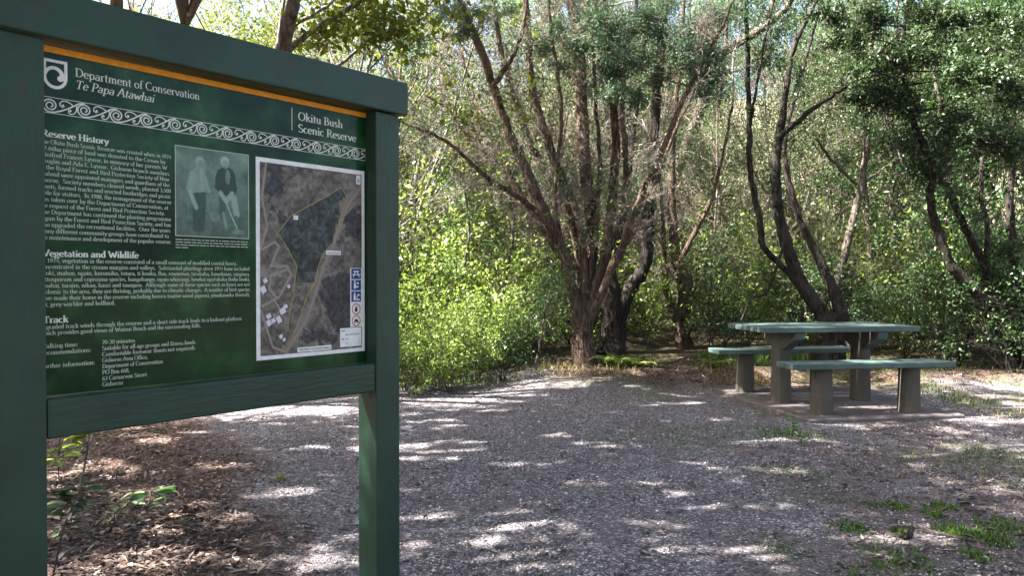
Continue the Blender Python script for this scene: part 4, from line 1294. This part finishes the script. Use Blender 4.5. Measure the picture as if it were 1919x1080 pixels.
# thin straight saplings between the table and the right-hand tree
for k, (pts, d, lab) in enumerate((([(1004, 694, 6), (1010, 660, 5), (1018, 610, 5), (1026, 570, 4), (1034, 540, 3)], 9.0, 'thin pale stick of a sapling at the right edge of the bright shrubs'),
                                   ([(880, 690, 9), (884, 600, 8), (868, 520, 7), (880, 440, 6), (872, 360, 5)], 10.1, 'slim grey sapling rising through the bright shrubs left of the big tree'),
                                   ([(950, 690, 9), (938, 600, 8), (948, 520, 8), (962, 440, 7), (955, 350, 5)], 10.3, 'slim leaning sapling between the bright shrubs and the big tree'),
                                   ([(1640, 640, 13), (1637, 540, 12), (1630, 460, 11), (1622, 380, 11), (1618, 280, 9), (1610, 150, 7), (1600, 0, 5)], 12.0, 'thin straight sapling rising behind the right end of the picnic table'),
                                   ([(1678, 650, 13), (1676, 584, 12), (1676, 480, 12), (1672, 380, 11), (1668, 260, 9), (1676, 120, 7), (1680, 0, 6)], 12.4, 'straight dark sapling just right of the picnic table in the undergrowth'),
                                   ([(1350, 640, 12), (1352, 560, 11), (1340, 470, 10), (1348, 380, 9), (1340, 260, 8), (1356, 120, 7), (1362, 0, 6)], 12.6, 'spindly grey sapling behind the left end of the picnic table'),
                                   ([(1770, 640, 14), (1752, 540, 12), (1722, 460, 12), (1735, 400, 11), (1752, 330, 10), (1760, 200, 8)], 11.6, 'bent brown sapling in the bushes right of the table'))):
    W, L = Wood(), []
    P, r = stem(W, pts, d, d - .3, g)
    top_growth(W, L, P, r, 1.2, P_FINE, g, 1)
    spawn(W, L, P, .008, .8, 1, P_FINE, g, .3, 14)
    V1, F1 = leaves_on(L, 4, .05, .045, .45, g, .4, 5000)
    finish('sapling', lab, 'sapling', W, M_BARK_GREY, None, None, [(V1, F1, M_LEAF_MID)], P[0])

# the limb crossing the sky over the table, from a tree further right
W, L = Wood(), []
base = np.array([2.2, 13.2, float(zf(2.2, 13.2))])
P, r = smooth_line([base, base + [.1, 0, 1.4], at(1300, 240, 12.6), at(1345, 115, 12.0), at(1372, 88, 11.8), at(1422, 58, 11.5), at(1456, 32, 11.3), at(1481, 2, 11.2), at(1500, -60, 11.0)], [.13, .11, .09, .075, .07, .06, .05, .04, .03])
W.tube(P, r, 9)
a_ = stem(W, [(1424, 58, 13), (1436, 30, 11), (1448, 0, 10), (1458, -50, 9)], 11.5, 11.6, g)
top_growth(W, L, P, r, 1.5, P_FINE, g, 0)
top_growth(W, L, *a_, 1.5, P_FINE, g, 0)
V1, F1 = leaves_on(L, 4, .05, .05, .35, g, .3, 9000)
finish('arching_tree', 'tree whose bare bent limb crosses the bright gap of sky left of the table', 'tree', W, M_BARK_GREY, None, None, [(V1, F1, M_NEEDLE)], base)


# the pale limbed tree whose big leaves fill the gap above the sign
W, T, L = Wood(), Wood(), []
base = at(520, 742, 8.3)
a_ = stem(W, [(520, 760, 24), (512, 600, 20), (515, 300, 18), (530, 130, 16), (548, 92, 14), (600, 52, 12), (660, 15, 10), (720, -30, 8)], 8.3, 7.6, g)
b_ = stem(W, [(528, 140, 11), (520, 90, 10), (560, 45, 9), (615, 12, 8), (650, -30, 6)], 8.05, 8.4, g)
c_ = stem(W, [(526, 200, 10), (590, 150, 9), (640, 120, 8), (690, 80, 6), (730, 60, 4)], 8.1, 8.3, g)
C = []
for P, r in (a_, b_, c_):
    top_growth(W, L, P, r, 1.0, P_FINE, g, 1)
    spawn(W, L, P, .009, .8, 1, P_FINE, g, .5, 14)
V1, F1 = leaves_on(L, 4, .09, .095, .5, g, .4, 3600, keep=lambda A: A[:, 2] > 3.0)
V1, F1 = let_sun(V1, F1)
finish('pale_limbed_tree', 'tree with slanting pale limbs and large yellowish leaves above the right half of the sign', 'tree', W, M_BARK_PALE, None, None, [(V1, F1, M_LEAF_YELLOW)], base)

# ------------------------------------------------------------------ trees and shrubs built once and planted many times
def make_tree(name, label, cat, group, seed, h, nst, spread, r, Pp, wm, lm, size, asp, per, lspread, cap, zmin=.35, up=.4, trunk_h=0.0, lean=(0, 0), holes=None, shade_at=None, hf=.6):
    g = np.random.default_rng(seed)
    W, L = Wood(), []
    o = empty(name, (0, 0, 0), 0, label, cat, group)
    starts = []
    if trunk_h:
        P, rr = smooth_line([[0, 0, -.15], [g.normal(0, .04), g.normal(0, .04), trunk_h * .5], [lean[0] * .2, lean[1] * .2, trunk_h]], [r * 1.25, r, r * .85])
        W.tube(P, rr, 10)
        starts = [P[-1]] * nst
    for i in range(nst):
        a = g.uniform(0, 6.28)
        d = unit(np.array([math.cos(a) * spread + lean[0] / h, math.sin(a) * spread + lean[1] / h, 1.0]))
        p = starts[i] if trunk_h else np.array([math.cos(a) * r * 1.2, math.sin(a) * r * 1.2, -.1])
        branch(W, L, p, d, (h - trunk_h) * g.uniform(.75, 1.05), r * (.7 if trunk_h else g.uniform(.6, 1.0)), 0, Pp, g)
    W.build('trunk' if h > 2.6 else 'stems', wm, o)
    V, F = leaves_on(L, per, lspread, size, asp, g, up, cap, keep=(lambda A: (A[:, 2] > h * zmin) & (True if holes is None else (fbm((A[:, 0] + A[:, 2] * .65) * hf + seed, (A[:, 1] - A[:, 2] * .5) * hf, seed, 2) > holes))))
    if shade_at is not None: V, F = let_sun(V, F, (*shade_at, 0))
    np_mesh('crown' if h > 2.6 else 'foliage', V, F, lm, o)
    return o


PT = dict(P_FINE, kids=[9, 6, 4, 0], wig=.11, trop=.06, len=.42)
PTD = dict(P_DEAD, kids=[10, 7, 5, 0], wig=.13, len=.42)
PB = dict(P_BUSH, kids=[7, 7, 0, 0])
tree_protos = {
    'fine': [make_tree('slender_tree', '', 'tree', '', 100 + i, 6.6, 4, .20, .055, PT, M_BARK_GREY, M_LEAF_MID if i else M_LEAF_OLIVE, .06, .38, 5, .07, 17000, .36) for i in range(2)],
    'twiggy': [make_tree('twiggy_tree', '', 'tree', '', 110 + i, 5.4, 5, .28, .04, PTD, M_BARK_GREY if i else M_TWIG, M_LEAF_MID if i else M_LEAF_OLIVE, .06, .36, 4, .08, 10000, .3) for i in range(2)],
    'broad': [make_tree('broadleaf_tree', '', 'tree', '', 120 + i, 6.2, 4, .30, .06, PT, M_BARK_DARK, M_LEAF_MID, .075, .48, 5, .09, 15000, .25) for i in range(2)],
    'yellow': [make_tree('yellow_green_tree', '', 'tree', '', 130 + i, 5.6, 4, .30, .05, PT, M_BARK_PALE, M_LEAF_YELLOW, .075, .48, 5, .10, 14000, .25) for i in range(2)],
}
shrub_protos = {
    'bright': [make_tree('bright_shrub', '', 'shrub', '', 140 + i, 1.7, 9, .45, .014, PB, M_BARK_GREY, M_LEAF_BRIGHT, .08, .46, 6, .06, 3000, .08, holes=.44, hf=2.2) for i in range(3)],
    'mid': [make_tree('green_shrub', '', 'shrub', '', 150 + i, 1.9, 9, .45, .014, PB, M_BARK_DARK, M_LEAF_MID, .066, .45, 6, .06, 3000, .10, holes=.44, hf=2.2) for i in range(3)],
    'olive': [make_tree('olive_shrub', '', 'shrub', '', 160 + i, 2.1, 9, .40, .013, dict(PB, kids=[9, 8, 0, 0]), M_BARK_GREY, M_LEAF_OLIVE, .055, .38, 6, .06, 3800, .10, holes=.42, hf=2.0) for i in range(2)],
}
used = {}


def plant(kind, protos, x, y, sc, label, group):
    k = used.get(kind, 0); used[kind] = k + 1
    p = protos[kind][k % len(protos[kind])]
    loc = (x, y, float(zf(x, y)) - .02)
    rz = float(rng.uniform(0, 6.28))
    if k < len(protos[kind]):
        p.location, p.rotation_euler, p.scale = loc, (0, 0, rz), (sc,) * 3
        p['label'], p['group'] = label, group
        return p
    return copy_tree(p, loc, rz, sc, label, group)


def zone(x, y):
    px = 960 + FPX * x / y
    if px < 745: return 'behind the sign', 'beyond the sign'
    if px < 1030: return 'left of the big tree, past the gravel path', 'left of the big tree'
    if px < 1320: return 'behind the big many stemmed tree', 'behind the big tree'
    if px < 1740: return 'behind the picnic table', 'behind the picnic table'
    return 'right of the picnic table', 'right of the table'


KT = {'fine': ('slender olive leaved tree', 'slender trees'), 'twiggy': ('pale twiggy half bare tree', 'twiggy trees'), 'broad': ('dense mid green tree', 'dense green trees'), 'yellow': ('yellow green sunlit tree', 'yellow green trees')}
KS = {'bright': ('bright sunlit leafy shrub', 'bright shrubs'), 'mid': ('mid green shaded shrub', 'green shrubs'), 'olive': ('olive small leaved twiggy shrub', 'olive shrubs')}


def tree_at(kind, x, y, sc):
    z = zone(x, y)
    plant(kind, tree_protos, x, y, sc, KT[kind][0] + ' ' + z[0], KT[kind][1] + ' ' + z[1])


def shrub_at(kind, x, y, sc):
    z = zone(x, y)
    plant(kind, shrub_protos, x, y, sc, KS[kind][0] + ' ' + z[0], KS[kind][1] + ' ' + z[1])


# first rank of trees, second rank on the rising slope, third rank up the hill
for x, y, k, s in ((-5.6, 12.5, 'yellow', 1.0), (-4.2, 13.6, 'yellow', .95), (-3.0, 12.6, 'yellow', .9), (-2.0, 14.2, 'fine', .95), (-1.2, 13.0, 'twiggy', .95), (-.3, 14.0, 'twiggy', 1.0), (.6, 13.2, 'twiggy', .9), (1.5, 14.4, 'fine', .95),
                   (2.5, 14.6, 'twiggy', .9), (3.2, 13.0, 'twiggy', .8), (4.4, 13.6, 'twiggy', .85), (5.4, 12.8, 'fine', .95), (6.3, 12.2, 'fine', .95), (7.0, 13.6, 'broad', 1.05), (7.9, 12.1, 'broad', 1.0), (8.8, 13.6, 'fine', 1.0), (5.9, 14.4, 'fine', 1.0)):
    tree_at(k, x + rng.uniform(-.2, .2), y, s * rng.uniform(.93, 1.07))
for x in np.arange(-11.5, 13.5, 1.75):
    k = ('yellow', 'fine', 'yellow', 'fine')[int(rng.integers(4))] if x < -1 else ('twiggy', 'fine', 'twiggy', 'broad')[int(rng.integers(4))]
    if 4.9 < x < 6.9 or -2.6 < x < -.4: continue
    tree_at(k, x + rng.uniform(-.5, .5), rng.uniform(16.5, 20.5), rng.uniform(.85, 1.1))
for x in np.arange(-18, 20, 2.3):
    if 7.6 < x < 10.6 or -3.6 < x < 2.5: continue
    tree_at(('yellow', 'fine', 'broad')[int(rng.integers(3))], x + rng.uniform(-.7, .7), rng.uniform(24, 31), rng.uniform(.85, 1.15))

for x, y in ((1.2, 16.2), (2.6, 17.0), (.2, 17.4), (8.6, 15.2), (9.8, 14.2), (7.4, 15.8)):
    tree_at('fine', x, y, 1.15)
for x in np.arange(-11, 14, 1.5):
    if 6.4 < x < 8.2 or -2.8 < x < -.9: continue
    tree_at(('twiggy', 'fine', 'twiggy')[int(rng.integers(3))], x + rng.uniform(-.5, .5), rng.uniform(21, 23.5), rng.uniform(.9, 1.2))
# shrubs: the bright bank left of the big tree, then the undergrowth
for x, y, k, s in ((-1.55, 8.4, 'bright', .36), (-1.0, 8.35, 'bright', .34), (-.62, 8.5, 'bright', .38), (-.1, 8.95, 'bright', .36), (-1.25, 8.55, 'bright', .45), (-.85, 8.7, 'bright', .5), (-.40, 9.1, 'bright', .5), (-1.7, 9.2, 'bright', .8), (-1.0, 9.8, 'bright', .85), (-.45, 10.1, 'bright', .8), (-1.6, 10.4, 'bright', .95), (-.9, 10.8, 'bright', .9),
                   (-.2, 11.3, 'bright', 1.1), (-1.4, 11.6, 'olive', 1.1), (-.6, 12.2, 'olive', 1.2), (-2.2, 11.0, 'bright', 1.3), (-1.9, 12.4, 'mid', 1.2), (-2.6, 9.6, 'bright', .9), (-3.3, 10.6, 'bright', 1.1),
                   (.05, 10.2, 'bright', .45), (.45, 11.0, 'bright', .6), (.95, 11.6, 'mid', .7), (1.5, 11.9, 'bright', .75), (2.0, 11.6, 'bright', .7), (1.2, 12.7, 'olive', 1.0), (2.0, 12.9, 'olive', 1.0), (2.7, 12.2, 'mid', .9),
                   (2.75, 10.7, 'bright', .6), (3.3, 11.0, 'bright', .6), (3.6, 11.8, 'olive', .9), (3.95, 10.9, 'mid', .6), (4.3, 11.8, 'bright', .8), (4.6, 10.8, 'bright', .6), (5.0, 11.7, 'olive', .9), (5.3, 10.4, 'mid', .7), (5.7, 11.4, 'bright', .85), (5.9, 10.2, 'mid', .85), (6.3, 10.9, 'bright', 1.0), (6.5, 9.8, 'mid', .85),
                   (6.9, 10.6, 'mid', 1.0), (7.3, 9.9, 'mid', .95), (5.4, 9.6, 'mid', .6), (6.1, 9.2, 'mid', .65), (6.8, 8.9, 'mid', .7), (7.6, 10.9, 'mid', 1.1), (3.0, 12.9, 'olive', 1.0), (4.0, 12.9, 'bright', .9), (5.2, 12.9, 'bright', .95), (6.5, 12.6, 'bright', .95), (7.8, 12.4, 'mid', 1.0)):
    shrub_at(k if not (k == 'bright' and rng.uniform() < .22) else 'mid', x + rng.uniform(-.08, .08), y + rng.uniform(-.08, .08), s * rng.uniform(.92, 1.08))
for x, y, k, s in ((-5.6, -2.4, 'broad', .9), (-4.6, -5.0, 'broad', 1.0), (-7.2, -.2, 'broad', 1.0), (2.4, -6.6, 'broad', 1.0), (6.2, -4.2, 'broad', 1.0), (-1.0, -7.0, 'broad', 1.0)):  # unseen trees added to darken the post and give the panel leafy reflections
    plant(k, tree_protos, x, y, s, 'unseen dense mid green tree added behind the viewpoint for shade and panel reflections', 'unseen dense green trees added behind the viewpoint')
for x, y, s in ((-4.2, .2, 1.2), (-5.0, 1.5, 1.3), (-4.1, -1.0, 1.4)):  # out-of-view shrubs added to block fill light from the left
    plant('mid', shrub_protos, x, y, s, 'unseen mid green shrub added left of the sign to block sky light', 'unseen green shrubs added left of the sign')
for x in np.arange(-7, 10, 1.0):
    shrub_at(('bright', 'olive', 'bright')[int(rng.integers(3))] if x < 3 else ('mid', 'olive', 'bright')[int(rng.integers(3))], x + rng.uniform(-.3, .3), rng.uniform(14.6, 16.4), rng.uniform(1.0, 1.4))

# the overhanging trees behind the sign: their crowns shade the clearing
PO = dict(P_FINE, kids=[7, 6, 4, 0], wig=.12, trop=.02, len=.5, ang=(.5, 1.2))
for x, y, lab, seed, ln, hh, r, cap in ((-3.85, 7.5, 'dark trunked overhanging tree, leftmost of the trunks seen above the sign', 201, (2.4, -4.4), 8.6, .060, 6000), (-3.5, 7.9, 'slim overhanging tree, second from left of the trunks above the sign', 202, (1.6, -1.8), 8.2, .05, 6000),
                                (-2.56, 7.6, 'overhanging tree whose trunk shows above the middle of the sign top rail', 203, (3.2, -3.8), 8.8, .068, 7000)):
    o = make_tree('overhanging_tree', lab, 'tree', 'overhanging trees behind the sign', seed, hh, 6, .42, r, PO, M_BARK_GREY, M_LEAF_YELLOW, .10, .55, 12, .16, int(cap * 1.3), .40, .6, 3.7, ln, .44, (x, y))
    o.location = (x, y, float(zf(x, y)))
for x, y, seed, hh in ((-3.2, 9.3, 231, 5.6), (-4.7, 9.0, 232, 6.0), (-2.1, 11.2, 233, 5.8)):
    o = make_tree('yellow_green_tree', 'yellow green sunlit tree close behind the sign, screening the view above its top rail', 'tree', 'yellow green trees close behind the sign', seed, hh, 5, .32, .05, PT, M_BARK_PALE, M_LEAF_YELLOW, .085, .5, 6, .10, 9000, .45, shade_at=(x, y))
    o.location = (x, y, float(zf(x, y)))
for x, y, seed, ln in ((-5.2, 4.2, 211, (2.6, .2)), (-5.6, 5.9, 212, (2.8, -.2)), (-4.6, 2.4, 213, (2.4, .4)), (-3.0, 3.4, 214, (2.6, .6)), (-7.4, 3.0, 215, (1.4, .2)), (-6.6, 1.6, 216, (2.0, .2)), (-7.4, 5.3, 217, (1.0, 0))):
    o = make_tree('overhanging_tree', 'tall leafy tree standing beside the clearing beyond the left edge', 'tree', 'trees shading the clearing', seed, 8.6, 6, .42, .09, PO, M_BARK_GREY, M_LEAF_MID, .10, .55, 16, .18, 14000, .42, .6, 4.0, ln, .44, (x, y))
    o.location = (x, y, 0)
# unseen trees added round and behind the viewpoint to cut the sky fill
for x, y, seed, ln in ((-2.6, -1.4, 221, (.4, .6)), (1.0, -2.6, 222, (.2, .8)), (4.6, -.6, 223, (-.6, .6)), (7.0, 2.6, 224, (-1.0, .2)), (8.2, 6.2, 225, (-1.0, 0)), (3.4, -4.6, 226, (0, .4))):
    o = make_tree('overhanging_tree', 'unseen tall leafy tree added round the viewpoint to cut the sky fill', 'tree', 'unseen trees added round the viewpoint', seed, 8.2, 6, .45, .09, PO, M_BARK_GREY, M_LEAF_MID, .11, .55, 8, .13, 8000, .42, .6, 3.8, ln, .42)
    o.location = (x, y, 0)


# ------------------------------------------------------------------ seedlings and small things on the ground
def big_leaf(V, F, c, d, n, L, Wd):
    """a cupped pointed leaf of two rows of faces"""
    d = unit(d); s = unit(np.cross(d, n)); n = np.cross(s, d)
    k = len(V)
    rows = [(0, .06), (.25, .36), (.55, .5), (.82, .3), (1, .02)]
    for t, w in rows:
        m = c + d * L * t - n * L * .22 * t * t
        V.extend([m - s * Wd * w + n * Wd * .16, m, m + s * Wd * w + n * Wd * .16])
    for i in range(len(rows) - 1):
        a = k + i * 3
        F.extend([(a, a + 1, a + 4, a + 3), (a + 1, a + 2, a + 5, a + 4)])


def seedling(label, pts, nodes, L, m, seed, name='seedling', stem_m=None, r=.004):
    g = np.random.default_rng(seed)
    base = np.array(pts[0], float)
    o = empty(name, tuple(base), 0, label, 'seedling')
    W = Wood()
    P, rr = smooth_line([np.array(p) - base for p in pts], np.linspace(r, r * .6, len(pts)))
    W.tube(P, rr, 6)
    V, F = [], []
    for t, cnt, sc in nodes:
        c = P[min(int(t * (len(P) - 1)), len(P) - 1)]
        for j in range(cnt):
            a = g.uniform(0, 6.28)
            d = np.array([math.cos(a), math.sin(a), g.uniform(-.15, .7)])
            e = c + unit(d) * L * .25 * g.uniform(.3, 1.6)
            W.tube([c, e], [.0016, .0012], 3)
            big_leaf(V, F, e, d, np.array([g.normal(0, .35), g.normal(0, .35), 1.0]), L * sc * g.uniform(.7, 1.2), L * sc * .42 * g.uniform(.8, 1.1))
    W.build('stem', stem_m or M_BARK_GREY, o)
    np_mesh('leaves', np.array(V), np.array(F), m, o, smooth=True)
    return o


def on(px, py):
    x, y = gpx(px, py)
    return np.array([x, y, float(zf(x, y))])


b0 = np.array([-1.78, 2.95, 0.0])
seedling('spindly seedling with dark glossy leaves and a whip thin stem nearest the left post', [b0, at(112, 1010, 2.95), at(130, 960, 2.95), at(148, 920, 2.96)], [(.4, 4, .7), (.6, 6, .9), (.75, 8, 1.0), (.88, 8, 1.0), (1, 7, .9)], .085, M_LEAF_DARK, 301)
b0 = np.array([-1.95, 3.6, 0.0])
seedling('tall pale stemmed seedling topped with yellowish leaves under the sign', [b0, at(146, 945, 3.6), at(156, 880, 3.6), at(164, 832, 3.6), at(170, 800, 3.6)], [(.72, 3, .8), (.86, 7, 1.0), (.95, 7, .9)], .095, M_LEAF_YELLOW, 302, stem_m=M_BARK_PALE, r=.006)
seedling('bright leaved seedling in the sun beside the left post', [on(108, 900), on(108, 900) + [0, 0, .12], on(108, 900) + [.01, 0, .26]], [(.5, 7, .8), (.75, 9, 1.0), (1, 10, 1.0)], .14, M_LEAF_BRIGHT, 303)
seedling('small grey green seedling standing alone in the leaf litter under the sign', [on(275, 975), on(275, 975) + [0, 0, .06], on(275, 975) + [.02, 0, .13]], [(.6, 4, .8), (1, 8, 1.0)], .11, M_LEAF_MID, 304)
seedling('low bushy seedling in the leaf litter left of the lone one', [on(212, 990), on(212, 990) + [0, 0, .05], on(212, 990) + [.01, 0, .11]], [(.3, 5, .7), (.6, 7, .8), (1, 8, .8)], .085, M_LEAF_OLIVE, 305)
seedling('tiny pale seedling in the litter below the bottom rail', [on(217, 905), on(217, 905) + [0, 0, .04], on(217, 905) + [.01, 0, .07]], [(.6, 4, .8), (1, 5, .8)], .06, M_LEAF_OLIVE, 306)
seedling('small green seedling at the near edge of the concrete slab', [on(1487, 822), on(1487, 822) + [0, 0, .08], on(1487, 822) + [.0, 0, .17]], [(.3, 6, .8), (.5, 7, .9), (.75, 7, .9), (1, 7, .8)], .06, M_LEAF_MID, 307)
seedling('green sprig showing above the sunlit path under the bottom rail', [on(276, 812), on(276, 812) + [0, 0, .08], on(276, 812) + [.01, 0, .18]], [(.5, 4, .8), (1, 7, 1.0)], .08, M_LEAF_BRIGHT, 308)


def fern(px, py, lab, seed, n=11, L=.42):
    g = np.random.default_rng(seed)
    c = on(px, py)
    c[1] = min(c[1], 9.6); c[0] = (px - 960) / FPX * c[1]; c[2] = float(zf(c[0], c[1]))
    o = empty('fern', tuple(c), 0, lab, 'fern')
    W = Wood(); Cs, Ds, Ns, Ls = [], [], [], []
    for i in range(n):
        a = i * 6.28 / n + g.uniform(-.25, .25)
        out = np.array([math.cos(a), math.sin(a), 0])
        ll = L * g.uniform(.7, 1.1)
        t = np.linspace(0, 1, 9)[:, None]
        P = out * ll * t * .9 + np.array([0, 0, 1.0]) * ll * (1.05 * t - .85 * t ** 2)
        W.tube(P, np.linspace(.004, .0015, 9), 3)
        sd = np.cross(out, [0, 0, 1.0])
        for k in np.linspace(.15, 1, 18):
            q = out * ll * k * .9 + np.array([0, 0, 1.0]) * ll * (1.05 * k - .85 * k * k)
            for s in (-1, 1):
                Cs.append(q); Ds.append(sd * s + out * .35 - np.array([0, 0, .15])); Ns.append([g.normal(0, .2), g.normal(0, .2), 1]); Ls.append(ll * .26 * (1.1 - k) + .015)
    W.build('stalks', M_BARK_GREY, o)
    Ls = np.array(Ls)
    V, F = leaf_arrays(np.array(Cs), np.array(Ds), np.array(Ns, float), Ls, Ls * .3)
    np_mesh('fronds', V, F, M_LEAF_BRIGHT, o)


fern(1160, 700, 'low green fern at the foot of the big tree, right of its trunk', 401)
fern(1205, 698, 'smaller fern further right of the big tree, nearest the shaggy trunk', 402, 9, .32)
fern(1340, 704, 'fern by the left end of the rear bench', 403, 9, .3)

# fallen stick with a dark curled seed pod on the gravel
c = on(1712, 1000)
o = empty('fallen_stick', tuple(c), 0, 'thin brown stick lying on the gravel beside the grass patches', 'stick')
W = Wood()
P, rr = smooth_line([np.array([.03, .02, .03]), np.array([.10, -.05, .015]), np.array([.20, -.13, .012]), np.array([.27, -.19, .010])], [.004, .006, .007, .005])
W.tube(P, rr, 7)
W.build('stick', M_BARK_GREY, o)
c = on(1704, 1012)
W = Wood()
P, rr = smooth_line([np.array([-.035, 0, .012]), np.array([-.015, -.01, .016]), np.array([.012, 0, .022]), np.array([.022, .006, .045]), np.array([.026, .006, .07])], [.006, .017, .014, .012, .004])
W.tube(P, rr, 9)
o = W.build('seed_pod', M_BARK_DARK, None)
o.location = c
tag(o, 'small black curled seed pod lying on the gravel by the stick', 'seed pod')
